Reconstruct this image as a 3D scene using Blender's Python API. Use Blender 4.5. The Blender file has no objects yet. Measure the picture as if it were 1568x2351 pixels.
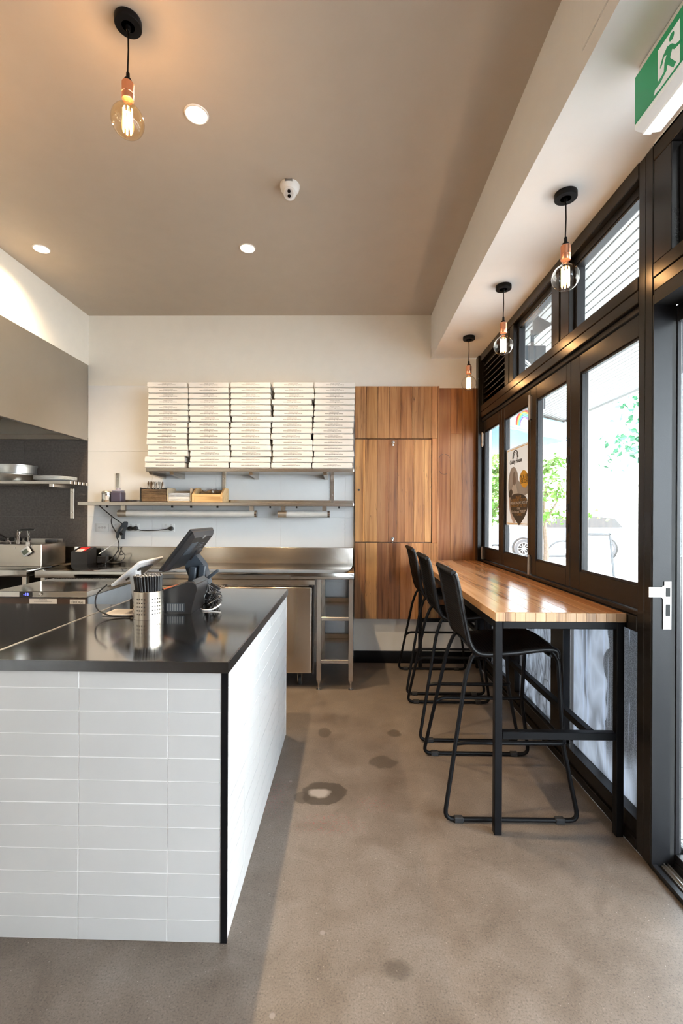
import bpy, bmesh, math, random
from mathutils import Vector, Matrix
from mathutils.geometry import delaunay_2d_cdt
random.seed(7)
C = bpy.context.scene.collection
SC = bpy.context.scene

# ------------------------------------------------------------------ camera, sky, sun, exposure
cam_d = bpy.data.cameras.new('camera'); cam = bpy.data.objects.new('camera', cam_d); C.objects.link(cam)
F_PX, PSI, RHO = 1050.0, 0.013, 0.0045
cam_d.sensor_fit = 'VERTICAL'; cam_d.sensor_height = 36.0; cam_d.sensor_width = 24.0
cam_d.lens = F_PX / 2351 * 36.0
cam_d.shift_x = -(800.8 - F_PX * math.tan(PSI) - 784.0) / 2351
cam_d.shift_y = (1181.5 - 1175.5) / 2351
cam_d.clip_start = 0.05; cam_d.clip_end = 200
_r = Vector((math.cos(PSI), math.sin(PSI), 0)); _d = Vector((-math.sin(PSI), math.cos(PSI), 0)); _u = Vector((0, 0, 1))
_R = _r * math.cos(RHO) + _u * math.sin(RHO); _U = _u * math.cos(RHO) - _r * math.sin(RHO)
cam.matrix_world = Matrix(((_R.x, _U.x, -_d.x, 0), (_R.y, _U.y, -_d.y, 0), (_R.z, _U.z, -_d.z, 1.45), (0, 0, 0, 1)))
SC.camera = cam

world = bpy.data.worlds.new('sky'); SC.world = world; world.use_nodes = True
_bg = world.node_tree.nodes['Background']
_bg.inputs[0].default_value = (0.80, 0.90, 1.0, 1); _bg.inputs[1].default_value = 18.0
SUN_E, SPOT_E, BULB_E = 62.0, 200.0, 2.6
WARM = (1.0, 0.735, 0.44)
sun_d = bpy.data.lights.new('sun', 'SUN'); sun_d.energy = SUN_E; sun_d.angle = 0.01; sun_d.color = (1, 0.95, 0.88)
sun = bpy.data.objects.new('sun', sun_d); C.objects.link(sun)
sun.rotation_euler = (math.radians(12), math.radians(-32), 0)      # from behind the building, high
vs = SC.view_settings
vs.view_transform = 'Standard'; vs.look = 'None'; vs.gamma = 1.0; vs.use_curve_mapping = False
vs.exposure = -0.02
SC.cycles.use_denoising = True
SC.cycles.max_bounces = 10; SC.cycles.diffuse_bounces = 5; SC.cycles.transparent_max_bounces = 24
SC.cycles.sample_clamp_indirect = 6.0
SC.cycles.caustics_reflective = False; SC.cycles.caustics_refractive = False

# ------------------------------------------------------------------ helpers
def tag(o, label=None, cat=None, group=None, kind=None):
    if label: o['label'] = label
    if cat: o['category'] = cat
    if group: o['group'] = group
    if kind: o['kind'] = kind
    return o

def empty(name, loc, label=None, cat=None, group=None):
    o = bpy.data.objects.new(name, None); C.objects.link(o); o.location = loc; o.empty_display_size = 0.05
    return tag(o, label, cat, group)

def adopt(o, parent):
    o.parent = parent
    if parent.type == 'EMPTY':
        o.matrix_parent_inverse = Matrix.Translation(parent.location).inverted()

class MB:
    def __init__(s): s.bm = bmesh.new(); s.uv = None
    def box(s, x0, x1, y0, y1, z0, z1, bev=0.0, seg=2, mi=0, rot=None, about=None):
        m = Matrix.Translation(((x0+x1)/2, (y0+y1)/2, (z0+z1)/2)) @ Matrix.Diagonal((x1-x0, y1-y0, z1-z0, 1))
        g = bmesh.ops.create_cube(s.bm, size=1.0, matrix=m)
        vv = g['verts']
        if bev > 0:
            ed = list({e for v in vv for e in v.link_edges})
            r = bmesh.ops.bevel(s.bm, geom=ed, offset=bev, segments=seg, affect='EDGES', profile=0.5, clamp_overlap=True)
            vv = list({v for f in r['faces'] for v in f.verts} | {v for v in vv if v.is_valid})
        if rot is not None:
            a = Vector(about) if about else Vector(((x0+x1)/2, (y0+y1)/2, (z0+z1)/2))
            bmesh.ops.transform(s.bm, matrix=Matrix.Translation(a) @ rot.to_4x4() @ Matrix.Translation(-a), verts=vv)
        if mi:
            for f in {f for v in vv for f in v.link_faces}: f.material_index = mi
        return s
    def loft(s, rings, closed=True, caps=True, mi=0):
        vs_ = [[s.bm.verts.new(p) for p in r] for r in rings]
        n = len(rings[0])
        for a, b in zip(vs_[:-1], vs_[1:]):
            for i in range(n if closed else n-1):
                j = (i+1) % n
                try: s.bm.faces.new((a[i], a[j], b[j], b[i])).material_index = mi
                except ValueError: pass
        if caps and closed:
            for r, rev in ((vs_[0], True), (vs_[-1], False)):
                try: s.bm.faces.new(list(reversed(r)) if rev else r).material_index = mi
                except ValueError: pass
        return s
    def tube(s, pts, rad, seg=8, closed=False, mi=0):
        pts = [Vector(p) for p in pts]; n = len(pts); rings = []; up = None
        for i, p in enumerate(pts):
            if closed: t = (pts[(i+1) % n] - pts[i-1])
            else: t = pts[min(i+1, n-1)] - pts[max(i-1, 0)]
            t.normalize()
            if up is None:
                up = Vector((0, 0, 1)) if abs(t.z) < 0.9 else Vector((1, 0, 0))
            x = (up - t*up.dot(t)); 
            if x.length < 1e-6: x = Vector((1, 0, 0)) - t*t.x
            x.normalize(); up = x; y = t.cross(x)
            r = rad[i] if isinstance(rad, (list, tuple)) else rad
            rings.append([p + (x*math.cos(a) + y*math.sin(a))*r for a in [2*math.pi*k/seg for k in range(seg)]])
        if closed: rings.append(rings[0])
        return s.loft(rings, True, not closed, mi)
    def lathe(s, prof, c=(0, 0, 0), seg=24, axis='Z', mi=0, caps=True):
        c = Vector(c); rings = []
        for r, h in prof:
            ring = []
            for k in range(seg):
                a = 2*math.pi*k/seg; x, y = r*math.cos(a), r*math.sin(a)
                ring.append(c + (Vector((x, y, h)) if axis == 'Z' else Vector((h, x, y)) if axis == 'X' else Vector((y, h, x))))
            rings.append(ring)
        return s.loft(rings, True, caps, mi)
    def prism(s, poly, axis, a, b, mi=0):
        def P(u, v, w): return (w, u, v) if axis == 'X' else (u, w, v) if axis == 'Y' else (u, v, w)
        return s.loft([[P(u, v, a) for u, v in poly], [P(u, v, b) for u, v in poly]], True, True, mi)
    def quad(s, *p, mi=0):
        s.bm.faces.new([s.bm.verts.new(q) for q in p]).material_index = mi; return s
    def mesh(s, name, mats, sharp=35, weld=True):
        if weld: bmesh.ops.remove_doubles(s.bm, verts=s.bm.verts, dist=1e-5)
        bmesh.ops.recalc_face_normals(s.bm, faces=s.bm.faces)
        me = bpy.data.meshes.new(name); s.bm.to_mesh(me); s.bm.free()
        for m in (mats if isinstance(mats, (list, tuple)) else [mats]): me.materials.append(m)
        if sharp:
            me.polygons.foreach_set('use_smooth', [True]*len(me.polygons))
            try: me.set_sharp_from_angle(angle=math.radians(sharp))
            except Exception: pass
        return me
    def build(s, name, mats, parent=None, sharp=35, kind=None, weld=True):
        o = bpy.data.objects.new(name, s.mesh(name, mats, sharp, weld)); C.objects.link(o)
        if parent is not None: adopt(o, parent)
        if kind: o['kind'] = kind
        return o

def inst(name, me, parent=None, M=None):
    o = bpy.data.objects.new(name, me); C.objects.link(o)
    if M is not None: o.matrix_basis = M
    if parent is not None: adopt(o, parent)
    return o

def copy_tree(o, dloc=None, parent=None):
    c = o.copy(); C.objects.link(c)
    if parent is not None:
        c.parent = parent; c.matrix_parent_inverse = o.matrix_parent_inverse.copy()
    if dloc is not None: c.location = Vector(o.location) + Vector(dloc)
    for ch in list(o.children): copy_tree(ch, None, c)
    return c

def cr(pts, n=8, closed=False):
    P = [Vector(p) for p in pts]; out = []; N = len(P)
    for i in range(N if closed else N-1):
        p0 = P[i-1] if (closed or i > 0) else P[0]*2-P[1]
        p1, p2 = P[i], P[(i+1) % N]
        p3 = P[(i+2) % N] if (closed or i+2 < N) else P[-1]*2-P[-2]
        for k in range(n):
            t = k/n
            out.append(0.5*((2*p1)+(p2-p0)*t+(2*p0-5*p1+4*p2-p3)*t*t+(3*p1-p0-3*p2+p3)*t**3))
    if not closed: out.append(P[-1])
    return out

def fillet(pts, r, n=5):
    P = [Vector(p) for p in pts]; out = [P[0]]
    for a, b, c in zip(P[:-2], P[1:-1], P[2:]):
        d1, d2 = (a-b), (c-b); k = min(r, d1.length*0.49, d2.length*0.49)
        p, q = b+d1.normalized()*k, b+d2.normalized()*k
        for i in range(n+1):
            t = i/n; out.append(p*(1-t)**2+b*2*t*(1-t)+q*t*t)
    out.append(P[-1]); return out

_txt = {}
def text_mesh(body, size, mat, extrude=0.0003, align='CENTER', bold=0.0, shear=0.0):
    k = (body, size, mat.name, extrude, align, bold, shear)
    if k in _txt: return _txt[k]
    cu = bpy.data.curves.new('lettering', 'FONT'); cu.body = body; cu.size = size; cu.extrude = extrude
    cu.align_x = align; cu.align_y = 'CENTER'; cu.resolution_u = 2; cu.offset = bold; cu.shear = shear
    o = bpy.data.objects.new('lettering', cu); C.objects.link(o)
    dg = bpy.context.evaluated_depsgraph_get(); dg.update()
    me = bpy.data.meshes.new_from_object(o.evaluated_get(dg)); me.name = 'lettering'
    bpy.data.objects.remove(o); bpy.data.curves.remove(cu)
    me.materials.clear(); me.materials.append(mat); _txt[k] = me
    return me
ROT_FRONT = Matrix.Rotation(math.pi/2, 4, 'X')                                   # reads when seen looking along +Y
ROT_SIDE = Matrix(((0, 0, -1, 0), (-1, 0, 0, 0), (0, 1, 0, 0), (0, 0, 0, 1)))     # reads when seen looking along +X
def text(body, size, loc, mat, parent, rot=ROT_FRONT, **kw):
    return inst('lettering', text_mesh(body, size, mat, **kw), parent, Matrix.Translation(loc) @ rot)

# ------------------------------------------------------------------ materials
class NT:
    def __init__(s, name):
        s.m = bpy.data.materials.new(name); s.m.use_nodes = True; s.t = s.m.node_tree
        s.bsdf = s.t.nodes['Principled BSDF']; s.out = s.t.nodes['Material Output']
    def n(s, typ, **kw):
        nd = s.t.nodes.new(typ)
        for k, v in kw.items():
            if k.startswith('i_'):
                key = k[2:]; key = int(key) if key.isdigit() else key.replace('_', ' ')
                if hasattr(v, 'is_output') or isinstance(v, bpy.types.NodeSocket): s.t.links.new(v, nd.inputs[key])
                else: nd.inputs[key].default_value = v
            else: setattr(nd, k, v)
        return nd
    def l(s, a, b): s.t.links.new(a, b)
    def coord(s, scale=(1, 1, 1), loc=(0, 0, 0), rnd=False):
        tc = s.n('ShaderNodeTexCoord'); mp = s.n('ShaderNodeMapping')
        mp.inputs['Scale'].default_value = scale; mp.inputs['Location'].default_value = loc
        v = tc.outputs['Object']
        if rnd:
            oi = s.n('ShaderNodeObjectInfo')
            ad = s.n('ShaderNodeVectorMath', operation='MULTIPLY_ADD'); s.l(oi.outputs['Random'], ad.inputs[0])
            ad.inputs[1].default_value = (7.3, 11.1, 5.7); s.l(v, ad.inputs[2]); v = ad.outputs[0]
        s.l(v, mp.inputs['Vector']); return mp.outputs['Vector']
    def noise(s, vec, scale, detail=4, rough=0.55, dist=0.0):
        nd = s.n('ShaderNodeTexNoise'); s.l(vec, nd.inputs['Vector'])
        nd.inputs['Scale'].default_value = scale; nd.inputs['Detail'].default_value = detail
        nd.inputs['Roughness'].default_value = rough; nd.inputs['Distortion'].default_value = dist
        return nd.outputs['Fac']
    def ramp(s, fac, stops, interp='LINEAR'):
        nd = s.n('ShaderNodeValToRGB'); s.l(fac, nd.inputs['Fac']); cr_ = nd.color_ramp; cr_.interpolation = interp
        while len(cr_.elements) < len(stops): cr_.elements.new(0.5)
        for e, (p, c) in zip(cr_.elements, stops):
            e.position = p; e.color = (c, c, c, 1) if isinstance(c, (int, float)) else (*c, 1)
        return nd.outputs['Color']
    def mix(s, fac, a, b, mode='MIX'):
        nd = s.n('ShaderNodeMix', data_type='RGBA', blend_type=mode)
        for v, k in ((fac, 0), (a, 6), (b, 7)):
            if isinstance(v, bpy.types.NodeSocket): s.l(v, nd.inputs[k])
            elif k == 0: nd.inputs[0].default_value = v
            else: nd.inputs[k].default_value = (*v, 1)
        return nd.outputs[2]
    def math(s, op, a, b=None, clamp=False):
        nd = s.n('ShaderNodeMath', operation=op, use_clamp=clamp)
        for v, k in ((a, 0), (b, 1)):
            if v is None: continue
            if isinstance(v, bpy.types.NodeSocket): s.l(v, nd.inputs[k])
            else: nd.inputs[k].default_value = v
        return nd.outputs[0]
    def set(s, key, v):
        i = s.bsdf.inputs[key]
        if isinstance(v, bpy.types.NodeSocket): s.l(v, i)
        else: i.default_value = (*v, 1) if isinstance(v, tuple) and len(v) == 3 else v
    def bump(s, h, strength=0.2, dist=0.01):
        b = s.n('ShaderNodeBump'); s.l(h, b.inputs['Height']); b.inputs['Strength'].default_value = strength
        b.inputs['Distance'].default_value = dist; s.l(b.outputs['Normal'], s.bsdf.inputs['Normal'])

def M(name, col, rough=0.5, metal=0.0, var=0.06, vscale=8.0, bump=0.0, bscale=60.0, rvar=0.0, spec=0.5, emit=None, es=0.0):
    t = NT(name); v = t.coord()
    nz = t.noise(v, vscale)
    k = t.ramp(nz, [(0.3, tuple(c*(1-var) for c in col)), (0.7, tuple(min(1, c*(1+var)) for c in col))])
    t.set('Base Color', k); t.set('Metallic', metal); t.set('Specular IOR Level', spec)
    if rvar: t.set('Roughness', t.ramp(t.noise(v, vscale*1.7), [(0.3, max(0.02, rough-rvar)), (0.7, rough+rvar)]))
    else: t.set('Roughness', rough)
    if bump: t.bump(t.noise(v, bscale, 3), bump, 0.004)
    if emit: t.set('Emission Color', emit); t.set('Emission Strength', es)
    return t.m

def steel(name, col=(0.60, 0.555, 0.50), rough=0.25, brush=(1, 1, 60), bs=0.004, an=0.0, wave=0.0):  # warm default colour carries the warm room reflections in the steel
    t = NT(name); v = t.coord(brush); nz = t.noise(v, 14, 3)
    t.set('Base Color', t.ramp(t.noise(t.coord(), 3.0), [(0.3, tuple(c*0.93 for c in col)), (0.7, col)]))
    t.set('Metallic', 1.0)
    t.set('Roughness', rough)
    if an:
        tg_ = t.n('ShaderNodeTangent', direction_type='RADIAL', axis='Z'); t.l(tg_.outputs[0], t.bsdf.inputs['Tangent'])
        t.set('Anisotropic', an); t.set('Anisotropic Rotation', 0.25)
    h = nz
    if wave: h = t.math('MULTIPLY', t.noise(t.coord((1, 1, 0.4)), 5.0, 1), wave); t.bump(h, 0.5, 0.02)
    elif bs > 0.005: t.bump(h, bs, 0.003)
    return t.m

def timber(name, axis, dark=(0.17, 0.070, 0.025), mid=(0.40, 0.196, 0.078), light=(0.58, 0.34, 0.16), rough=0.38, veins=1.0):
    t = NT(name); s = [11, 11, 11]; s['XYZ'.index(axis)] = 0.6
    v = t.coord(tuple(s), rnd=True); q_ = 70 if rough > 0.3 else 28; s2 = [q_, q_, q_]; s2['XYZ'.index(axis)] = 2.2 if rough > 0.3 else 1.0; v2 = t.coord(tuple(s2), rnd=True)
    a = t.noise(v, 1.0, 5, 0.6, 0.9); b = t.noise(v2, 1.0, 3, 0.6, 0.2)
    f = t.math('ADD', t.math('MULTIPLY', a, 0.75), t.math('MULTIPLY', b, 0.25))
    col = t.ramp(f, [(0.36, dark), (0.47, mid), (0.62, light)])
    oi = t.n('ShaderNodeObjectInfo'); col = t.mix(1.0, col, oi.outputs['Color'], 'MULTIPLY')
    s3 = [9, 9, 9]; s3['XYZ'.index(axis)] = 0.5
    vein = t.noise(t.coord(tuple(s3), rnd=True), 1.3, 2, 0.5, 1.6)
    crack = t.ramp(vein, [(0.492, 0.0), (0.5, 1.0), (0.508, 0.0)])
    gate = t.ramp(t.noise(t.coord((2, 2, 2), rnd=True), 1.5, 2), [(0.52, 0.0), (0.62, 0.75)])
    col = t.mix(t.math('MULTIPLY', t.math('MULTIPLY', crack, gate), veins), col, (0.07, 0.028, 0.012))
    t.set('Base Color', col); t.set('Roughness', rough)
    if rough > 0.3: t.bump(b, 0.06, 0.002)
    return t.m

def glass(name, tint=(1, 1, 1), refl=1.0, haze=None):
    t = NT(name); tr = t.n('ShaderNodeBsdfTransparent'); tr.inputs[0].default_value = (*tint, 1)
    gl = t.n('ShaderNodeBsdfGlossy'); gl.inputs['Roughness'].default_value = 0.01
    ge = t.n('ShaderNodeNewGeometry'); dp = t.n('ShaderNodeVectorMath', operation='DOT_PRODUCT')
    t.l(ge.outputs['Normal'], dp.inputs[0]); t.l(ge.outputs['Incoming'], dp.inputs[1])
    c1 = t.math('SUBTRACT', 1.0, t.math('ABSOLUTE', dp.outputs['Value']), True)
    fz_ = t.math('ADD', t.math('MULTIPLY', t.math('POWER', c1, 5.0), 0.96), 0.04)       # Schlick, the same from both sides
    mx = t.n('ShaderNodeMixShader'); f = t.math('MULTIPLY', fz_, refl, True)
    t.l(f, mx.inputs[0]); t.l(tr.outputs[0], mx.inputs[1]); t.l(gl.outputs[0], mx.inputs[2])
    t.l(mx.outputs[0], t.out.inputs['Surface']); t.t.nodes.remove(t.bsdf)
    return t.m

def floor_mat():
    t = NT('polished_concrete'); v = t.coord()
    big = t.noise(v, 0.9, 5, 0.6); mid = t.noise(v, 6, 6, 0.65, 0.6); fine = t.noise(v, 170, 2, 0.6)
    col = t.ramp(t.math('ADD', t.math('MULTIPLY', big, 0.5), t.math('MULTIPLY', mid, 0.5)),
                 [(0.34, (0.118, 0.090, 0.070)), (0.5, (0.172, 0.138, 0.112)), (0.68, (0.228, 0.192, 0.164))])
    col = t.mix(1.0, col, t.ramp(fine, [(0.30, 0.62), (0.45, 0.95), (0.62, 1.06), (0.78, 1.45)]), 'MULTIPLY')
    vo = t.n('ShaderNodeTexVoronoi', i_Scale=150.0); t.l(v, vo.inputs['Vector'])
    col = t.mix(t.ramp(vo.outputs['Distance'], [(0.06, 0.65), (0.16, 0.0)]), col, (0.075, 0.058, 0.05))
    vo2 = t.n('ShaderNodeTexVoronoi', i_Scale=38.0); t.l(v, vo2.inputs['Vector'])
    col = t.mix(t.ramp(vo2.outputs['Distance'], [(0.035, 0.75), (0.07, 0.0)]), col, (0.42, 0.38, 0.34))
    def spot(c, r, col, target, w=0.45, soft=0.25, sc=9, k=1.0):
        sb = t.n('ShaderNodeVectorMath', operation='SUBTRACT'); t.l(v, sb.inputs[0]); sb.inputs[1].default_value = (c[0], c[1], 0)
        ml = t.n('ShaderNodeVectorMath', operation='MULTIPLY'); t.l(sb.outputs[0], ml.inputs[0]); ml.inputs[1].default_value = (1/r[0], 1/r[1], 0)
        ln = t.n('ShaderNodeVectorMath', operation='LENGTH'); t.l(ml.outputs[0], ln.inputs[0])
        d = t.math('ADD', ln.outputs['Value'], t.math('MULTIPLY', t.math('SUBTRACT', t.noise(v, sc, 4), 0.5), w*2))
        return t.mix(t.math('MULTIPLY', t.ramp(d, [(1-soft, 1.0), (1.0, 0.0)]), k), target, col)
    dk = (0.045, 0.035, 0.027)
    col = spot((-0.12, 2.38), (0.125, 0.105), dk, col, 0.4, 0.06, 9, 0.8)
    col = spot((-0.235, 2.34), (0.045, 0.055), dk, col, 0.35, 0.2, 12, 0.6)
    col = spot((-0.15, 2.375), (0.065, 0.045), (0.34, 0.30, 0.27), col, 0.55, 0.4, 16, 0.85)
    col = spot((-0.155, 3.04), (0.05, 0.07), dk, col, 0.4, 0.2, 12, 0.6)
    col = spot((0.307, 3.04), (0.05, 0.06), dk, col, 0.4, 0.2, 12, 0.6)
    col = spot((0.205, 2.68), (0.085, 0.075), dk, col, 0.5, 0.2, 12, 0.6)
    col = spot((0.16, 1.46), (0.06, 0.04), dk, col, 0.5, 0.5, 20, 0.5)
    for c in ((-0.085, 1.585), (-0.215, 1.32), (-0.31, 2.48)): col = spot(c, (0.010, 0.010), (0.27, 0.24, 0.22), col, 0.1, 0.3, 9, 0.7)
    red = t.ramp(t.noise(v, 85, 3), [(0.56, 0.0), (0.66, 0.7)])
    for c, r in (((-0.37, 2.34), (0.10, 0.22)), ((-0.08, 2.14), (0.2, 0.1)), ((0.13, 2.29), (0.12, 0.08))):
        sp = spot(c, r, (0.30, 0.05, 0.06), col, 0.5, 0.6); col = t.mix(t.math('MULTIPLY', red, 0.75), col, sp)
    t.set('Base Color', col); t.set('Roughness', t.ramp(mid, [(0.3, 0.36), (0.7, 0.52)])); t.set('Specular IOR Level', 0.45)
    t.bump(t.math('ADD', fine, mid), 0.05, 0.003)
    return t.m

def mural_mat(name, kind):
    t = NT(name); v = t.coord()
    if kind == 0:      # hatched overlapping scales
        vo = t.n('ShaderNodeTexVoronoi', feature='DISTANCE_TO_EDGE', i_Scale=1.0); t.l(t.coord((9, 16, 5.5)), vo.inputs['Vector'])
        e = t.ramp(vo.outputs['Distance'], [(0.0, 0.22), (0.035, 0.62), (0.16, 0.80)])
        sh = t.ramp(t.noise(t.coord((5, 9, 4)), 1.6, 4, 0.6, 1.2), [(0.32, 0.55), (0.65, 1.05)])
        col = t.mix(1.0, e, sh, 'MULTIPLY')
    elif kind == 1:    # smooth folds with pale streaks
        w = t.noise(t.coord((1.3, 3.2, 1.3)), 1.4, 2, 0.4, 1.6); col = t.ramp(w, [(0.3, 0.42), (0.45, 0.70), (0.55, 0.82), (0.7, 0.6)])
        st = t.noise(t.coord((6, 42, 1.6)), 1.0, 2, 0.5, 1.4); col = t.mix(t.ramp(st, [(0.60, 0.0), (0.64, 0.8)]), col, (0.86, 0.88, 0.92))
        sepx = t.n('ShaderNodeSeparateXYZ'); t.l(v, sepx.inputs[0])
        spk = t.ramp(t.noise(v, 260, 2), [(0.42, 0.20), (0.66, 0.52)])
        near = t.math('MULTIPLY', t.ramp(t.math('ADD', sepx.outputs['Y'], t.math('MULTIPLY', w, 0.25)), [(0.0, 1.0), (0.01, 1.0)]), 1.0)
        m = t.math('LESS_THAN', t.math('ADD', sepx.outputs['Y'], t.math('MULTIPLY', w, 0.3)), 2.50)
        bright = t.ramp(t.math('SUBTRACT', sepx.outputs['Z'], t.math('MULTIPLY', w, 0.4)), [(0.0, 1.0), (0.16, 0.0)])
        col2 = t.mix(bright, spk, col); col2 = t.mix(t.ramp(st, [(0.62, 0.0), (0.66, 0.85)]), col2, (0.82, 0.84, 0.88))
        col = t.mix(m, col, col2)
    else:              # speckled dark panel
        spk = t.ramp(t.noise(v, 240, 2), [(0.42, 0.20), (0.68, 0.42)]); b = t.noise(t.coord((2, 9, 1.6)), 1.4, 3)
        col = t.mix(t.ramp(b, [(0.45, 0.0), (0.75, 0.55)]), spk, (0.66, 0.68, 0.72))
    col = t.mix(1.0, col, (0.82, 0.87, 0.94), 'MULTIPLY')
    t.set('Base Color', col); t.set('Roughness', 0.4)
    tl = t.n('ShaderNodeBsdfTranslucent'); t.l(col, tl.inputs[0])
    mx = t.n('ShaderNodeMixShader'); mx.inputs[0].default_value = 0.35
    t.l(t.bsdf.outputs[0], mx.inputs[1]); t.l(tl.outputs[0], mx.inputs[2]); t.l(mx.outputs[0], t.out.inputs['Surface'])
    return t.m

def emit_mat(name, col, strength):
    t = NT(name); t.set('Base Color', col); t.set('Emission Color', col); t.set('Emission Strength', strength); return t.m

def pave_mat():
    t = NT('pavement'); v = t.coord()
    br = t.n('ShaderNodeTexBrick', offset=0.5, i_Scale=1.0); t.l(v, br.inputs['Vector'])
    br.inputs['Color1'].default_value = (0.42, 0.42, 0.43, 1); br.inputs['Color2'].default_value = (0.35, 0.355, 0.365, 1)
    br.inputs['Mortar'].default_value = (0.13, 0.13, 0.13, 1); br.inputs['Mortar Size'].default_value = 0.006
    br.inputs['Brick Width'].default_value = 0.6; br.inputs['Row Height'].default_value = 0.3
    t.set('Base Color', t.mix(1.0, br.outputs['Color'], t.ramp(t.noise(v, 90, 3), [(0.35, 0.7), (0.65, 1.2)]), 'MULTIPLY'))
    t.set('Roughness', 0.8); t.bump(t.noise(v, 70, 3), 0.6, 0.01); return t.m

m_floor = floor_mat()
m_ceil = M('ceiling_taupe_paint', (0.535, 0.455, 0.37), 0.75, var=0.02, bump=0.05, bscale=120)
m_wall = M('warm_white_paint', (0.85, 0.82, 0.755), 0.65, var=0.015, bump=0.03, bscale=150)
m_white = M('bulkhead_white_paint', (0.86, 0.85, 0.83), 0.6, var=0.012, bump=0.03, bscale=140)
m_tile = M('white_wall_tile', (0.84, 0.845, 0.85), 0.22, var=0.01)
m_dtile = M('charcoal_stone_tile', (0.085, 0.072, 0.066), 0.5, var=0.28, vscale=55)
m_grout = M('grout', (0.80, 0.80, 0.79), 0.8)
m_dgrout = M('dark_grout', (0.13, 0.12, 0.115), 0.8)
m_ctile = M('counter_tile', (0.585, 0.59, 0.597), 0.28, var=0.02, vscale=5)
m_cgrout = M('counter_grout', (0.90, 0.90, 0.91), 0.7)
m_black = M('black_powder_coat', (0.006, 0.006, 0.007), 0.42, var=0.1, bump=0.03, bscale=300, spec=0.14)
m_frame = M('charcoal_window_paint', (0.012, 0.0105, 0.010), 0.27, spec=0.30, var=0.06, bump=0.02, bscale=200)
m_jamb = M('jamb_paint', (0.012, 0.012, 0.014), 0.36, spec=0.3, var=0.06, bump=0.05, bscale=260)
m_dark = M('dark_void', (0.008, 0.008, 0.008), 0.7)
m_steel = steel('brushed_stainless', rough=0.27)
m_splash = steel('splashback_stainless', rough=0.26, an=0.85, wave=0.05)
m_steelv = steel('wavy_door_stainless', col=(0.60, 0.53, 0.45), rough=0.24, brush=(40, 40, 1), bs=0.004, wave=0.10, an=0.85)
m_top = steel('counter_stainless', col=(0.50, 0.485, 0.465), rough=0.10, brush=(1, 30, 30), bs=0.006)
m_edge = M('dark_counter_edge', (0.16, 0.17, 0.19), 0.28, metal=1.0, var=0.1)  # stainless edge; the dark it reflects is put into the base colour
m_hood = steel('hood_stainless', col=(0.50, 0.47, 0.425), rough=0.36, brush=(30, 2, 2), bs=0.01)
m_chrome = M('chrome', (0.78, 0.78, 0.78), 0.1, metal=1.0)
m_satin = M('satin_nickel', (0.50, 0.475, 0.44), 0.36, metal=1.0)
m_alu = M('aluminium_pan', (0.74, 0.76, 0.76), 0.35, metal=1.0, var=0.12, vscale=14)
m_copper = M('copper_socket', (0.86, 0.40, 0.24), 0.30, metal=1.0)
m_pwood = timber('panel_timber', 'Z'); m_twood = timber('table_timber', 'Y', dark=(0.24, 0.11, 0.045), mid=(0.50, 0.30, 0.165), light=(0.62, 0.41, 0.25), rough=0.19, veins=0.0)
m_ewood = timber('end_grain_timber', 'Z', dark=(0.26, 0.13, 0.06), mid=(0.52, 0.31, 0.155), light=(0.66, 0.43, 0.24), rough=0.4)
m_cwood = timber('caddy_timber', 'X', dark=(0.46, 0.27, 0.11), mid=(0.66, 0.43, 0.2), light=(0.75, 0.53, 0.28), rough=0.5)
m_card = M('white_cardboard', (0.69, 0.68, 0.67), 0.7, var=0.02)
m_kraft = M('brown_kraft', (0.17, 0.105, 0.055), 0.75, var=0.2, vscale=30)
m_print = M('black_print', (0.03, 0.03, 0.03), 0.6)
m_gprint = M('grey_print', (0.22, 0.22, 0.22), 0.6)
m_plastic = M('black_plastic', (0.014, 0.014, 0.016), 0.36, var=0.1)
m_plastic2 = M('slate_plastic', (0.035, 0.045, 0.058), 0.42, var=0.1)
m_wplastic = M('white_plastic', (0.82, 0.82, 0.81), 0.3, var=0.01)
m_silver = M('silver_tablet', (0.74, 0.76, 0.79), 0.3, metal=0.3, var=0.02)
m_weave = M('woven_black_cord', (0.007, 0.0065, 0.007), 0.36, var=0.2, vscale=200, spec=0.28)
m_rubber = M('rubber', (0.02, 0.02, 0.022), 0.7)
m_glass = glass('window_glass', (0.97, 0.985, 0.98))
m_bulb = glass('clear_bulb_glass', (0.985, 0.975, 0.955), 1.2); m_amber = glass('amber_bulb_glass', (1.0, 0.90, 0.72), 1.2)
m_clear = glass('clear_plastic', (0.80, 0.78, 0.86)); m_bag = glass('plastic_bag', (0.93, 0.93, 0.93), 3.0)
m_fil = emit_mat('glowing_filament', (1.0, 0.60, 0.24), 26.0)
m_lamp = emit_mat('downlight_lamp', (1.0, 0.86, 0.66), 14.0)
m_led = emit_mat('blue_led', (0.10, 0.12, 1.0), 6.0)
m_refl = M('white_reflector', (0.88, 0.86, 0.82), 0.35)
m_sgreen = M('sign_green', (0.004, 0.27, 0.105), 0.35, var=0.02, emit=(0.0, 0.30, 0.11), es=0.2)
m_swhite = M('sign_white', (0.86, 0.88, 0.88), 0.4, var=0.01, emit=(0.86, 0.88, 0.88), es=0.25)
m_yellow = M('poster_yellow', (0.78, 0.42, 0.04), 0.5); m_pgrey = M('poster_grey', (0.42, 0.42, 0.43), 0.5, var=0.15)
def backlit(name, col, k=0.30):
    t = NT(name); t.set('Base Color', col); t.set('Roughness', 0.5)
    tl = t.n('ShaderNodeBsdfTranslucent'); tl.inputs[0].default_value = (*col, 1); mx = t.n('ShaderNodeMixShader'); mx.inputs[0].default_value = k
    t.l(t.bsdf.outputs[0], mx.inputs[1]); t.l(tl.outputs[0], mx.inputs[2]); t.l(mx.outputs[0], t.out.inputs['Surface']); return t.m
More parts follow.
